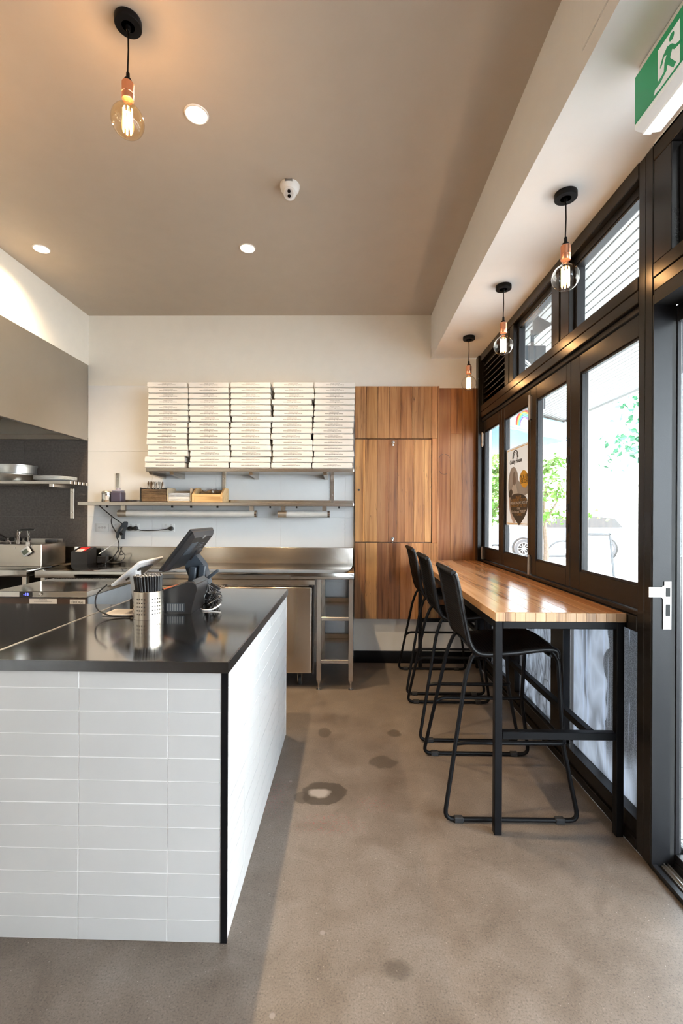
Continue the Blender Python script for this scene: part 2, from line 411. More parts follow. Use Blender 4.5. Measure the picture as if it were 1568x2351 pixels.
m_pwhite = backlit('poster_white', (0.82, 0.81, 0.80)); m_pdark = M('poster_dark', (0.045, 0.042, 0.04), 0.5)
m_porange = M('poster_orange', (0.45, 0.24, 0.06), 0.5)
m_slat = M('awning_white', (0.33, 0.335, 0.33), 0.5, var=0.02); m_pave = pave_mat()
m_road = M('asphalt', (0.40, 0.40, 0.40), 0.85, var=0.1); m_tyre = M('tyre', (0.03, 0.03, 0.034), 0.7)
m_blue = M('blue_soffit', (0.10, 0.24, 0.36), 0.5); m_carp = M('car_paint', (0.16, 0.20, 0.26), 0.25, metal=0.3)
m_leaf = M('leaf', (0.16, 0.34, 0.06), 0.45, var=0.4, vscale=3); m_leaf2 = M('leaf_deep', (0.05, 0.20, 0.10), 0.45, var=0.4, vscale=3)
m_bark = M('bark', (0.22, 0.16, 0.12), 0.8, var=0.3, vscale=20, bump=0.4, bscale=30)
m_red = M('red_paper', (0.62, 0.03, 0.03), 0.5); m_purple = M('violet_liquid', (0.075, 0.065, 0.105), 0.3)
m_grey = M('grey_paint', (0.05, 0.053, 0.057), 0.5)
m_lcd = M('lcd_screen', (0.12, 0.15, 0.11), 0.2)

XL, XR, YB, ZC, ZS, XBK = -2.585, 1.25, 4.5, 3.41, 2.985, 0.80
YF = -2.6
def structure(mb, name, m, **kw):
    o = mb.build(name, m, **kw); o['kind'] = 'structure'; return o

# ------------------------------------------------------------------ room shell
structure(MB().box(-4.1, 1.25, YF-0.1, 4.65, -0.12, 0), 'floor', m_floor, sharp=0)
DL = [(x, y) for x in (-0.755, -2.285) for y in (3.357, 2.232)]
def ceiling():
    ring = [(-4.1, YF-0.1), (1.40, YF-0.1), (1.40, 4.65), (-4.1, 4.65)]; vts = [Vector(p) for p in ring]
    edges = [(0, 1), (1, 2), (2, 3), (3, 0)]
    for c in DL:
        b = len(vts); vts += [Vector((c[0]+0.052*math.cos(a), c[1]+0.052*math.sin(a))) for a in [2*math.pi*k/28 for k in range(28)]]
        edges += [(b+k, b+(k+1) % 28) for k in range(28)]
    v2, e2, f2, *_ = delaunay_2d_cdt(vts, edges, [], 0, 1e-5)
    mb = MB(); bv = [mb.bm.verts.new((v.x, v.y, ZC)) for v in v2]
    for f in f2:
        c = sum((v2[i] for i in f), Vector((0, 0)))/len(f)
        if any((c-Vector(d)).length < 0.0515 for d in DL): continue
        mb.bm.faces.new([bv[i] for i in f])
    o = mb.build('ceiling', m_ceil, sharp=0, weld=False); o['kind'] = 'structure'
    MB().box(-4.1, 1.40, YF-0.1, 4.65, 3.56, 3.70).build('light_block_slab', m_wall, o, sharp=0)  # unseen slab above the ceiling, put in to block light
ceiling()
bk = structure(MB().box(XBK, 1.40, YF, YB, ZS, ZC), 'trim_1', m_white, sharp=0)
ap = MB().box(XBK-0.0015, XBK+0.002, 0.55, 1.588, 3.052, 3.40).build('access_panel_gap', m_grout, bk)
MB().box(XBK-0.003, XBK, 0.554, 1.584, 3.056, 3.396).build('access_panel', m_white, bk)
wb = structure(MB().box(-4.1, 1.40, YB, YB+0.15, 0, ZC+0.15), 'wall_back', m_wall, sharp=0)
MB().box(XL, 0.055, YB-0.004, YB+0.001, 0, 2.716).build('grout_bed', m_grout, wb, sharp=0)
MB().box(-3.95, XL, YB-0.004, YB+0.001, 0, 2.20).build('grout_bed', m_dgrout, wb, sharp=0)
def tile_grid(parent, xs, zs, y, m, g=0.0012):
    for a, b in zip(xs[:-1], xs[1:]):
        for c, d in zip(zs[:-1], zs[1:]):
            MB().box(a+g, b-g, y-0.008, y, c+g, d-g, 0.001, 1).build('tile', m, parent)
tile_grid(wb, [XL, -1.943, -1.308, -0.671, -0.037, 0.055], [0.15, 0.785, 1.419, 2.066, 2.716], YB, m_tile)
tile_grid(wb, [-3.95, -3.855, -3.219, XL], [0.785, 1.419, 2.066, 2.17], YB, m_dtile)
bb = structure(MB().box(0.055, XR, YB-0.02, YB, 0, 0.115, 0.002), 'baseboard_back', m_black)
wl = MB().box(XL-0.12, XL, YF, YB, 2.917, ZC+0.1).box(XL-0.12, XL, YF, 0.4, 0, 2.917).box(-4.1, -3.95, 0.3, YB, 0, ZC+0.1).box(-4.0, XL-0.12, 0.3, 0.4, 0, ZC)
structure(wl, 'wall_left', m_wall, sharp=0)
wr = MB().box(XR, 1.40, YF, -0.95, 0, ZS).box(XR, 1.40, -0.95, 1.9, 2.97, ZS)
structure(wr, 'wall_right', m_white, sharp=0)
structure(MB().box(-4.1, 1.40, YF-0.12, YF, 0, ZC+0.1), 'wall_front', M('brown_front_wall', (0.20, 0.13, 0.085), 0.6), sharp=0)
fw = structure(MB().box(1.29, 1.345, -0.95, -0.89, 0.0, 2.97).box(1.29, 1.345, -0.21, -0.15, 0.0, 2.97).box(1.29, 1.345, -0.89, -0.21, 0.0, 0.1).box(1.29, 1.345, -0.89, -0.21, 2.86, 2.97), 'window_9', m_frame)  # unseen window behind the camera, placed and sized to light the counter front
MB().box(1.315, 1.321, -0.89, -0.21, 0.1, 2.86).build('window_pane', m_glass, fw, sharp=0)

# ------------------------------------------------------------------ timber panelling
pan = empty('timber_panelling', (0.5, YB, 0.44), 'honey-brown vertical timber board panelling with a small access door on the back wall', 'panelling')
px = [0.057, 0.161, 0.275, 0.39, 0.50, 0.61, 0.724, 0.80, 0.856]
tints = [(1.0, .98, .95), (1.02, .98, .88), (1.0, .93, .86), (.90, .80, .74), (.82, .74, .70), (1.05, .98, .90), (1.1, 1.06, .98), (1.0, .92, .84)]
def plank(x0, x1, y0, y1, z0, z1, tint, parent, name='plank', m=None, g=0.0008):
    o = MB().box(x0+g, x1-g, y0, y1, z0+g, z1-g, 0.0012, 1).build(name, m or m_pwood, parent); o.color = (*[c**1.8 for c in tint], 1); return o
rows = [((2.192, 2.700), [0, 1, 0, 2, 2, 0, 1, 2]), ((0.436, 1.179), [2, 1, 4, 4, 3, 5, 6, 6])]
for (z0, z1), tt in rows:
    for k in range(8):
        t = tints[tt[k]]; j = random.uniform(0.9, 1.08)
        plank(px[k], px[k+1], 4.45, YB-0.002, z0, z1, tuple(c*j for c in t), pan)
plank(0.806, 0.856, 4.45, YB-0.002, 1.179, 2.192, (1.0, .88, .78), pan)
plank(0.857, 0.873, 4.448, YB-0.002, 0.436, 2.702, (.92, .84, .78), pan)
door = MB().box(0.058, 0.80, 4.462, 4.49, 1.182, 2.188).build('access_door', m_pwood, pan); door.color = (0.5, 0.4, 0.35, 1)
dx = [0.059, 0.135, 0.155, 0.275, 0.385, 0.47, 0.545, 0.63, 0.735, 0.799]
dt = [(1.0, .95, .84), (1.25, 1.18, 1.0), (1.02, .97, .86), (.84, .76, .70), (.78, .70, .66), (.90, .82, .74), (1.0, .93, .84), (1.05, .99, .9), (1.1, 1.05, .95)]
for k in range(9): plank(dx[k], dx[k+1], 4.451, 4.463, 1.186, 2.185, dt[k], door)
for z, s in ((2.145, 1), (1.205, -1)):
    MB().lathe([(0.0, 4.451), (0.015, 4.451), (0.015, 4.445), (0.009, 4.443), (0.008, 4.436), (0.0, 4.436)], (0.425, 0, z+0.012), 14, 'Y').box(0.419, 0.431, 4.434, 4.444, z-0.03, z+0.012, 0.003).build('latch', m_chrome, door)
MB().lathe([(0.0, 4.452), (0.010, 4.452), (0.010, 4.444), (0.0, 4.444)], (0.097, 0, 1.69), 14, 'Y').build('keyhole', m_print, door)
# recessed boards to the right
for x0, x1, z0, z1, t in ((0.874, 0.99, 0.436, 2.69, (.78, .66, .58)), (0.99, 1.104, 2.245, 2.69, (.95, .82, .68)), (0.99, 1.104, 0.436, 2.245, (.86, .78, .70)),
                          (1.104, 1.249, 0.436, 2.69, (.84, .74, .66))):
    plank(x0, x1, 4.478, YB-0.002, z0, z1, t, pan)
for i, (cx_, cz, r) in enumerate(((0.93, 1.99, 0.052), (0.93, 1.905, 0.052))):
    for a0, a1 in ((0.3, 1.4), (1.8, 2.9)) if i == 0 else ((3.5, 4.3), (4.4, 5.3)):
        MB().tube([(cx_+r*math.cos(a), 4.4782, cz+r*1.1*math.sin(a)) for a in [a0+(a1-a0)*k/8 for k in range(9)]], 0.0018, 5).build('scorch_ring', m_print, pan)

# ------------------------------------------------------------------ window wall
W = {}
def fr(name, boxes, m=m_frame, parent=None, bev=0.003):
    mb = MB()
    for b in boxes: mb.box(*b, bev, 1)
    o = mb.build(name, m, parent)
    if parent is None: o['kind'] = 'structure'
    return o
fr('trim_2', [(1.25, 1.345, 1.905, 1.952, 0, 2.98), (1.252, 1.345, 1.954, 2.0, 0, 2.98)], m_frame)                 # near post
MB().box(1.252, 1.327, 1.898, 1.906, 0.0, 2.36).build('jamb_face', m_jamb, bpy.data.objects['trim_2'])
fr('trim_3', [(1.235, 1.34, 4.40, 4.478, 0.12, 2.98)])                                                             # far post
fr('trim_4', [(1.25, 1.345, 0.0, 1.903, 2.432, 2.49), (1.252, 1.345, 0.0, 1.903, 2.375, 2.430),
              (1.25, 1.345, 2.001, 4.398, 2.432, 2.49), (1.252, 1.345, 2.001, 4.398, 2.375, 2.430)])               # transom beam in two members
fr('trim_5', [(1.25, 1.345, 0.0, 1.903, 2.915, 2.983), (1.25, 1.345, 2.001, 4.398, 2.915, 2.983), (1.29, 1.345, 2.001, 4.398, 2.872, 2.914)])
MB().box(1.283, 1.289, 2.05, 3.7, 2.875, 2.913).build('head_strip', m_jamb, bpy.data.objects['trim_5'])
fr('trim_6', [(1.27, 1.345, 2.001, 4.398, 2.345, 2.374)], m_dark)                                                  # bifold head track
fr('trim_7', [(1.25, 1.345, 2.001, 4.398, 0.945, 1.012), (1.262, 1.345, 2.001, 4.398, 1.013, 1.034)])              # sill rail
fr('trim_8', [(1.25, 1.345, 2.001, 4.48, 0.0, 0.045), (1.262, 1.345, 2.001, 4.48, 0.046, 0.12)])                   # bottom rail
for n, (y0, y1) in enumerate(((2.69, 2.855), (3.47, 3.62), (4.15, 4.25))):
    fr(f'trim_{9+n}', [(1.255, 1.30, y0, y1, 0.121, 0.944), (1.301, 1.345, y0+0.03, y1-0.03, 0.121, 0.944)])
# bifold sashes
sash = [(3.862, 4.395, 4.352, 3.93), (3.252, 3.858, 3.794, 3.296), (2.664, 3.247, 3.150, 2.716), (2.01, 2.66, 2.556, 2.04)]
ZG0, ZG1 = 1.14, 2.245
for i, (y0, y1, g1, g0) in enumerate(sash):
    s = fr(f'window_{i+1}', [(1.28, 1.33, y0, g0, 1.036, 2.343), (1.28, 1.33, g1, y1, 1.036, 2.343), (1.28, 1.33, g0, g1, 1.036, ZG0), (1.28, 1.33, g0, g1, ZG1, 2.343)])
    MB().box(1.302, 1.308, g0, g1, ZG0, ZG1).build('window_pane', m_glass, s, sharp=0)
    be = 0.012
    MB().box(1.288, 1.301, g0, g0+be, ZG0, ZG1).box(1.288, 1.301, g1-be, g1, ZG0, ZG1).box(1.288, 1.301, g0+be, g1-be, ZG0, ZG0+be).box(1.288, 1.301, g0+be, g1-be, ZG1-be, ZG1).build('glazing_bead', m_jamb, s)
    if i in (1, 2):
        yk = 3.25
        if i == 1:
            for z in (1.05, 2.18): MB().lathe([(0.0, z-0.055), (0.008, z-0.055), (0.009, z-0.02), (0.009, z+0.05), (0.008, z+0.12), (0, z+0.12)], (1.273, yk, 0), 10).box(1.272, 1.282, yk-0.02, yk+0.02, z-0.05, z+0.11).build('hinge', m_satin, s)
    if i == 0:
        for z in (1.05, 2.14): MB().lathe([(0.0, z-0.04), (0.008, z-0.04), (0.009, z+0.10), (0, z+0.10)], (1.272, 4.385, 0), 10).box(1.272, 1.282, 4.37, 4.40, z-0.03, z+0.09).build('hinge', m_satin, s)
    if i == 2:
        for z in (1.35, 1.47, 1.75, 1.85): MB().box(1.276, 1.281, 2.68, 2.692, z, z+0.05, 0.001, 1).build('shoot_bolt', m_dark, s)
# fixed transom lights, louvre and low glazing
def fixed(n, y0, y1, z0, z1, m=m_glass, fw_=0.022):
    f = fr(f'window_{n}', [(1.285, 1.335, y0, y0+fw_, z0, z1), (1.285, 1.335, y1-fw_, y1, z0, z1), (1.285, 1.335, y0+fw_, y1-fw_, z0, z0+fw_*0.5), (1.285, 1.335, y0+fw_, y1-fw_, z1-fw_*0.5, z1)], m_jamb)
    MB().box(1.308, 1.314, y0+fw_, y1-fw_, z0+0.01, z1-0.01).build('window_pane', m, f, sharp=0); return f
fixed(5, 2.001, 2.63, 2.49, 2.873); fixed(6, 2.86, 3.512, 2.49, 2.9); fixed(8, 0.02, 1.80, 2.49, 2.9)
fr('trim_12', [(1.252, 1.345, 2.632, 2.735, 2.49, 2.914), (1.252, 1.345, 2.755, 2.858, 2.49, 2.914), (1.30, 1.345, 2.735, 2.755, 2.49, 2.914)])
fr('trim_13', [(1.252, 1.345, 3.515, 3.60, 2.49, 2.914), (1.252, 1.345, 3.62, 3.71, 2.49, 2.914), (1.30, 1.345, 3.60, 3.62, 2.49, 2.914)])
fr('trim_14', [(1.252, 1.345, 1.80, 1.903, 2.49, 2.914)])
lv = fr('window_7', [(1.27, 1.345, 3.711, 3.73, 2.49, 2.914), (1.27, 1.345, 4.375, 4.398, 2.49, 2.914), (1.335, 1.345, 3.73, 4.375, 2.49, 2.914)], m_frame)
for k in range(8):
    z = 2.497+k*0.052
    MB().prism([(1.275, z), (1.279, z-0.002), (1.331, z+0.05), (1.331, z+0.054)], 'Y', 3.731, 4.374).box(1.273, 1.279, 3.731, 4.374, z-0.006, z+0.003).build('louvre_blade', m_frame, lv)
mur = [mural_mat('etched_scales', 0), mural_mat('etched_folds', 1), mural_mat('etched_speckle', 2)]
lows = [(2.001, 2.69, 1), (2.855, 3.47, 0), (3.62, 4.15, 0), (4.25, 4.40, 0)]
for k, (y0, y1, i) in enumerate(lows):
    o = structure(MB().box(1.318, 1.324, y0, y1, 0.115, 0.95), f'window_{10+k}', mur[i], sharp=0)
# door opening: sill tracks, sliding leaf
sill = fr('door_1', [(1.25, 1.275, -0.15, 1.9, 0, 0.018), (1.345, 1.36, -0.15, 2.0, 0, 0.03), (1.43, 1.445, -0.15, 2.0, 0, 0.03), (1.275, 1.46, -0.15, 2.0, -0.02, 0.008)], m_jamb)
MB().box(1.29, 1.325, -0.15, 1.897, 0.008, 0.014).box(1.30, 1.304, -0.15, 1.897, 0.014, 0.022).box(1.315, 1.319, -0.15, 1.897, 0.014, 0.022).build('floor_track', m_satin, sill)
MB().box(1.252, 1.46, -0.15, 1.897, 2.32, 2.374).build('head_track', m_dark, sill)
MB().box(1.327, 1.345, 1.90, 1.99, 0, 2.36).build('rebate', m_dark, sill)
MB().box(1.348, 1.366, 1.898, 1.945, 0.03, 2.32, 0.002, 1).box(1.366, 1.378, 1.905, 1.94, 0.06, 2.3, 0.002, 1).build('door_stile', m_jamb, sill)
MB().box(1.348, 1.384, 1.02, 1.897, 0.03, 0.06, 0.002, 1).box(1.348, 1.384, 1.02, 1.897, 2.25, 2.32, 0.002, 1).box(1.348, 1.384, 0.95, 1.02, 0.03, 2.32, 0.002, 1).build('door_rail', m_jamb, sill)
MB().box(1.363, 1.369, 1.02, 1.897, 0.06, 2.25).build('door_pane', m_glass, sill, sharp=0)
# lock strike
sp = empty('lock_strike', (1.305, 1.895, 1.08), 'satin steel lock strike plate screwed to the dark door jamb', 'strike plate')
MB().prism([(1.292, 0.985), (1.325, 0.985), (1.325, 1.181), (1.297, 1.181), (1.297, 1.165), (1.285, 1.157), (1.234, 1.157), (1.234, 1.117), (1.285, 1.117), (1.292, 1.108)], 'Y', 1.894, 1.898).build('plate', m_satin, sp)
for z0, z1 in ((1.119, 1.155), (1.04, 1.087)): MB().box(1.302, 1.320, 1.8932, 1.896, z0, z1).build('latch_hole', m_dark, sp)
for z in (1.168, 1.103, 1.0): MB().lathe([(0, 1.894), (0.005, 1.894), (0.005, 1.8925), (0, 1.892)], (1.311, 0, z), 12, 'Y').build('screw', m_chrome, sp)
# ------------------------------------------------------------------ poster in the second sash
po = empty('window_poster', (1.30, 3.6, 1.37), 'white and yellow pick-up discount poster hanging in the second sash of the folding windows', 'poster')
PX = 1.2985
MB().box(PX, PX+0.002, 3.302, 3.788, 1.372, 1.985).build('sheet', m_pwhite, po)
def blob(pts, m, name, d, n=6):
    MB().prism([(p.x, p.y) for p in cr([(a, b, 0) for a, b in pts], n, True)], 'X', PX-d, PX-d+0.0004).build(name, m, po)
def U(u, v): return (3.788-u*0.486, 1.985-v*0.613)        # u to the right, v down
blob([U(*p) for p in ((.10, .42), (.2, .28), (.36, .25), (.5, .33), (.58, .45), (.9, .5), (.95, .6), (.6, .66), (.3, .68), (.12, .6))], m_pgrey, 'photo_ground', 0.0008)
blob([U(*p) for p in ((.14, .62), (.16, .8), (.3, .95), (.42, .97), (.4, .8))], M('poster_pink', (0.55, 0.47, 0.46), 0.5), 'pale_shape', 0.0010)
blob([U(*p) for p in ((.6, .40), (.75, .32), (.92, .38), (.95, .48), (.82, .54), (.66, .49))], m_yellow, 'offer_bubble', 0.0012)
blob([U(*p) for p in ((.2, .66), (.38, .60), (.75, .62), (.92, .70), (.88, .84), (.62, .985), (.52, .97), (.24, .82))], m_pdark, 'text_bubble', 0.0014)
blob([U(*p) for p in ((.30, .38), (.36, .31), (.42, .38), (.43, .46), (.37, .49), (.31, .45))], M('poster_skin', (0.20, 0.18, 0.17), 0.5), 'printed_head', 0.0012)
blob([U(*p) for p in ((.26, .54), (.33, .48), (.44, .48), (.5, .56), (.5, .62), (.25, .64))], m_pwhite, 'printed_shirt', 0.0011)
blob([U(*p) for p in ((.12, .58), (.22, .53), (.3, .57), (.24, .63), (.14, .63))], m_pdark, 'printed_bowl', 0.0013)
for a in (0, 1):
    y, z = U(0.30 if a == 0 else 0.5, 0)
for r, w in ((0.062, 0.004), (0.044, 0.0025)):
    MB().tube([(PX-0.001, U(.42, 0)[0]-r*0.9*math.cos(a), U(0, .145)[1]+r*math.sin(a)) for a in [math.pi*k/14 for k in range(15)]], w, 5).build('printed_arch', m_pdark, po)
text('Cubby House', 0.046, (PX-0.001, *U(.42, .185)), m_pdark, po, ROT_SIDE, bold=0.0015, shear=0.2)
for i, s in enumerate(('PICK-UP', '15% OFF')): text(s, 0.045, (PX-0.0018, *U(.78, .405+.055*i)), m_pdark, po, ROT_SIDE)
for i, (s, m_) in enumerate((('SIGN UP', m_porange), ('A DISCOUNT FOR YOU', m_porange), ('ORDER ON-LINE, PICK UP', m_pwhite), ('A DISCOUNT FOR YOU!', m_porange), ('CODE', m_pwhite), ('Use the code "PICKUP"', m_pwhite), ('T & C APPLY', m_porange))):
    text(s, 0.030 if i != 4 else 0.022, (PX-0.0018, *U(.56, .645+.036*i)), m_, po, ROT_SIDE)
for b in ((U(.03, .02), U(.97, .028)), (U(.03, .972), U(.97, .98)), (U(.03, .02), U(.04, .98))):
    (a, b_), (c_, d_) = b; MB().box(PX-0.0006, PX, min(a, c_), max(a, c_), min(b_, d_), max(b_, d_)).build('border_line', m_yellow, po)
# ------------------------------------------------------------------ exit sign
es = empty('exit_sign', (1.02, 1.4, 2.985), 'green and white running-man emergency exit sign on the bulkhead soffit above the door', 'sign')
MB().box(0.985, 1.06, 1.19, 1.582, 2.952, 2.984, 0.003).build('housing', m_white, es)
MB().prism([(0.975, 2.775), (0.985, 2.768), (1.0, 2.765), (1.002, 2.758), (1.03, 2.758), (1.034, 2.765), (1.062, 2.768), (1.068, 2.80), (1.062, 2.951), (0.98, 2.951)], 'Y', 1.19, 1.582).build('diffuser', m_swhite, es)
MB().box(0.9735, 0.9755, 1.192, 1.580, 2.789, 2.95, 0.0008, 1).build('green_panel', m_sgreen, es)
MB().box(0.9728, 0.9735, 1.366, 1.462, 2.795, 2.924).build('doorway', m_swhite, es)
man = [(1.411, 2.89), (1.398, 2.882), (1.383, 2.864), (1.360, 2.856), (1.360, 2.847), (1.388, 2.854), (1.398, 2.865), (1.406, 2.846), (1.38, 2.808), (1.392, 2.803), (1.418, 2.837), (1.422, 2.822), (1.452, 2.810), (1.474, 2.811), (1.471, 2.823), (1.456, 2.825), (1.434, 2.829), (1.431, 2.856), (1.421, 2.871), (1.433, 2.876), (1.442, 2.859), (1.451, 2.856), (1.45, 2.865), (1.438, 2.883), (1.419, 2.893)]
MB().prism([(a, b) for a, b in man], 'X', 0.9722, 0.9729).lathe([(0, 0.9722), (0.011, 0.9722), (0.011, 0.9729), (0, 0.9729)], (0, 1.4, 2.905), 20, 'X').build('running_figure', m_sgreen, es)
MB().prism([(1.456, 2.797), (1.480, 2.797), (1.474, 2.811), (1.452, 2.810)], 'X', 0.9722, 0.9730).build('trailing_foot', m_swhite, es)

# ------------------------------------------------------------------ lamps
def downlight(i, x, y):
    lab = ['recessed white downlight glowing in the ceiling behind the dome camera', 'recessed white downlight glowing beside the amber pendant bulb'] if x > -1 else ['recessed white downlight in the ceiling near the range hood corner', 'recessed white downlight out over the hood side']
    d = empty('downlight', (x, y, ZC), lab[0] if i == 0 else lab[1] if i == 1 else 'recessed white downlight in the ceiling towards the shop front', 'ceiling light')
    if i > 1 or (x < -1 and i > 0): d['group'] = 'downlights towards the shop front'; d['label'] = 'recessed white downlight in the ceiling towards the shop front'
    MB().lathe([(0.046, ZC-0.001), (0.050, ZC-0.006), (0.056, ZC-0.006), (0.059, ZC-0.001), (0.0515, ZC+0.0005), (0.046, ZC-0.001)], (x, y, 0), 28, caps=False).build('trim_ring', m_refl, d)
    mb = MB(); mb.loft([[(x+r*math.cos(a), y+r*math.sin(a), h) for a in [2*math.pi*k/28 for k in range(28)]] for r, h in ((0.050, ZC-0.002), (0.044, ZC+0.03), (0.036, ZC+0.06))], True, False)
    mb.build('reflector', m_refl, d)
    MB().lathe([(0.0, ZC+0.058), (0.036, ZC+0.058), (0.036, ZC+0.066), (0.0, ZC+0.066)], (x, y, 0), 24).build('lamp_face', m_lamp, d)
    L = bpy.data.lights.new('lamp', 'SPOT'); L.energy = SPOT_E; L.color = WARM; L.spot_size = math.radians(158); L.spot_blend = 1.0; L.shadow_soft_size = 0.03
    o = bpy.data.objects.new('lamp_light', L); C.objects.link(o); o.location = (x, y, ZC+0.045); adopt(o, d)
k = {-0.755: 0, -2.285: 0}
for x, y in DL: downlight(k[x], x, y); k[x] += 1

def pendant(x, y, zc, label, g=m_bulb, power=None, group='pendant lamps with bare filament bulbs'):
    p = empty('pendant_lamp', (x, y, zc), label, 'pendant lamp', group)
    MB().lathe([(0.0, zc), (0.050, zc), (0.051, zc-0.003), (0.051, zc-0.023), (0.049, zc-0.026), (0.0, zc-0.026)], (x, y, 0), 36).lathe([(0, zc-0.026), (0.009, zc-0.026), (0.008, zc-0.042), (0.004, zc-0.045), (0, zc-0.045)], (x, y, 0), 12).build('canopy', m_black, p)
    MB().tube([(x, y, zc-0.04), (x+0.0015, y, zc-0.12), (x-0.001, y, zc-0.2), (x, y, zc-0.24)], 0.0033, 8).build('cord', m_black, p)
    z = zc-0.215
    MB().lathe([(0, z+0.005), (0.0065, z+0.005), (0.0075, z-0.02), (0.014, z-0.022), (0.014, z-0.034), (0, z-0.034)], (x, y, 0), 16).build('cord_grip', m_black, p)
    z -= 0.034
    MB().lathe([(0, z), (0.020, z), (0.0225, z-0.003), (0.0225, z-0.042), (0.021, z-0.044), (0.0225, z-0.046), (0.0225, z-0.066), (0.021, z-0.069), (0.0, z-0.069)], (x, y, 0), 24).build('socket', m_copper, p)
    z -= 0.067; R = 0.0625; cz = z-0.085
    prof = [(0.013, z+0.012), (0.015, z-0.005), (0.017, z-0.018)]
    a0 = math.asin(0.024/R)
    for k in range(17):
        a = a0 + (math.pi-a0)*k/16; prof.append((max(R*math.sin(a), 0.0005), cz+R*math.cos(a)))
    mb = MB(); n = 32
    mb.loft([[(x+r*math.cos(2*math.pi*j/n), y+r*math.sin(2*math.pi*j/n), h) for j in range(n)] for r, h in prof], True, False)
    mb.build('bulb_glass', g, p, sharp=0).data.polygons.foreach_set('use_smooth', [True]*(n*(len(prof)-1)))
    fb = MB(); st = 14
    for k in range(st):
        a, b = 2*math.pi*k/st, 2*math.pi*(k+1)/st; r = 0.0175
        z0, z1 = (cz+0.047, cz-0.043) if k % 2 == 0 else (cz-0.043, cz+0.047)
        fb.tube([(x+r*math.cos(a), y+r*math.sin(a), z0), (x+r*math.cos((a+b)/2), y+r*math.sin((a+b)/2), z1)], 0.0014, 5)
    fb.build('filament', m_fil, p)
    MB().tube([(x, y, z), (x, y, cz+0.046)], 0.002, 6).build('filament_stem', m_chrome, p)
    L = bpy.data.lights.new('lamp', 'POINT'); L.energy = power or BULB_E; L.color = (1, 0.58, 0.25); L.shadow_soft_size = 0.02
    o = bpy.data.objects.new('bulb_light', L); C.objects.link(o); o.location = (x, y, cz); adopt(o, p)
pendant(-0.885, 1.805, ZC, 'copper-socket pendant lamp with amber globe bulb hanging from the taupe ceiling', m_amber, 11.0)
pendant(-1.95, 1.805, ZC, 'copper-socket pendant lamp with amber globe bulb added out of view to brighten the left ceiling', m_amber, 13.0)  # out-of-view pendant, put in to brighten the left part of the ceiling
pendant(1.027, 2.193, ZS, 'copper-socket pendant lamp with clear globe bulb, nearest of three under the white soffit')
pendant(1.027, 3.07, ZS, 'copper-socket pendant lamp with clear globe bulb, middle of three under the white soffit')
pendant(1.027, 3.95, ZS, 'copper-socket pendant lamp with clear globe bulb, farthest of three beside the timber panelling')

# ------------------------------------------------------------------ dome camera
dc = empty('security_camera', (-0.36, 2.72, ZC), 'white turret security camera with two dark lenses on the ceiling', 'camera')
cx_, cy_ = -0.36, 2.72
MB().lathe([(0.0, ZC), (0.058, ZC), (0.058, ZC-0.012), (0.053, ZC-0.030), (0.043, ZC-0.044), (0.036, ZC-0.047), (0.0, ZC-0.047)], (cx_, cy_, 0), 32).build('base', m_wplastic, dc)
dirv = Vector((0.02, -0.80, -0.60)).normalized(); cc = Vector((cx_, cy_-0.004, ZC-0.050)); q = dirv.to_track_quat('Z', 'Y').to_matrix()
def orient(mb): bmesh.ops.transform(mb.bm, matrix=Matrix.Translation(cc) @ q.to_4x4(), verts=mb.bm.verts); return mb
orient(MB().lathe([(0.0, -0.036), (0.02, -0.030), (0.034, -0.012), (0.038, 0.006), (0.036, 0.024), (0.031, 0.038), (0.027, 0.040), (0.0, 0.040)], (0, 0, 0), 28)).build('turret', m_wplastic, dc)
orient(MB().lathe([(0, 0.0398), (0.026, 0.0398), (0.026, 0.0412), (0, 0.0412)], (0, 0, 0), 24)).build('face_plate', M('camera_face', (0.68, 0.66, 0.65), 0.3), dc)
for s in (1, -1): orient(MB().lathe([(0, 0.041), (0.0095, 0.041), (0.0095, 0.044), (0, 0.0435)], (0, 0.0115*s, 0), 18)).build('lens', M('lens_glass', (0.012, 0.01, 0.01), 0.08), dc)
MB().box(cx_-0.022, cx_+0.022, cy_-0.060, cy_-0.050, ZC-0.014, ZC-0.003, 0.001, 1).build('badge', m_gprint, dc)

# ------------------------------------------------------------------ range hood
hd = empty('range_hood', (XL, 3.0, 2.17), 'large stainless range hood over the cook line by the charcoal tiles', 'range hood')
MB().box(XL-0.012, XL+0.003, 0.42, 4.488, 2.17, 2.917, 0.002, 1).box(XL-0.035, XL-0.012, 0.42, 4.488, 2.17, 2.178).build('front_panel', m_hood, hd)
MB().box(-3.93, XL-0.013, 4.455, 4.488, 2.225, 2.32).box(-3.93, XL-0.013, 4.462, 4.488, 2.32, 2.9).build('end_panel', m_hood, hd)
MB().box(-3.93, XL-0.013, 4.42, 4.488, 2.172, 2.222, 0.003, 1).build('gutter', m_steel, hd)
MB().box(-3.94, -3.91, 0.42, 4.46, 2.18, 2.9).build('rear_panel', m_hood, hd)
for k in range(3):
    y0 = 2.2+k*0.75
    f = MB().prism([(-3.45, 2.34), (-3.40, 2.34), (-2.9, 2.86), (-2.95, 2.86)], 'Y', y0, y0+0.7).build('baffle_filter', m_steel, hd)
    for j in range(9):
        x = -3.38+0.05*j; z = 2.345+0.052*j
        MB().box(x, x+0.012, y0+0.03, y0+0.67, z, z+0.02).build('baffle', m_dark, f)

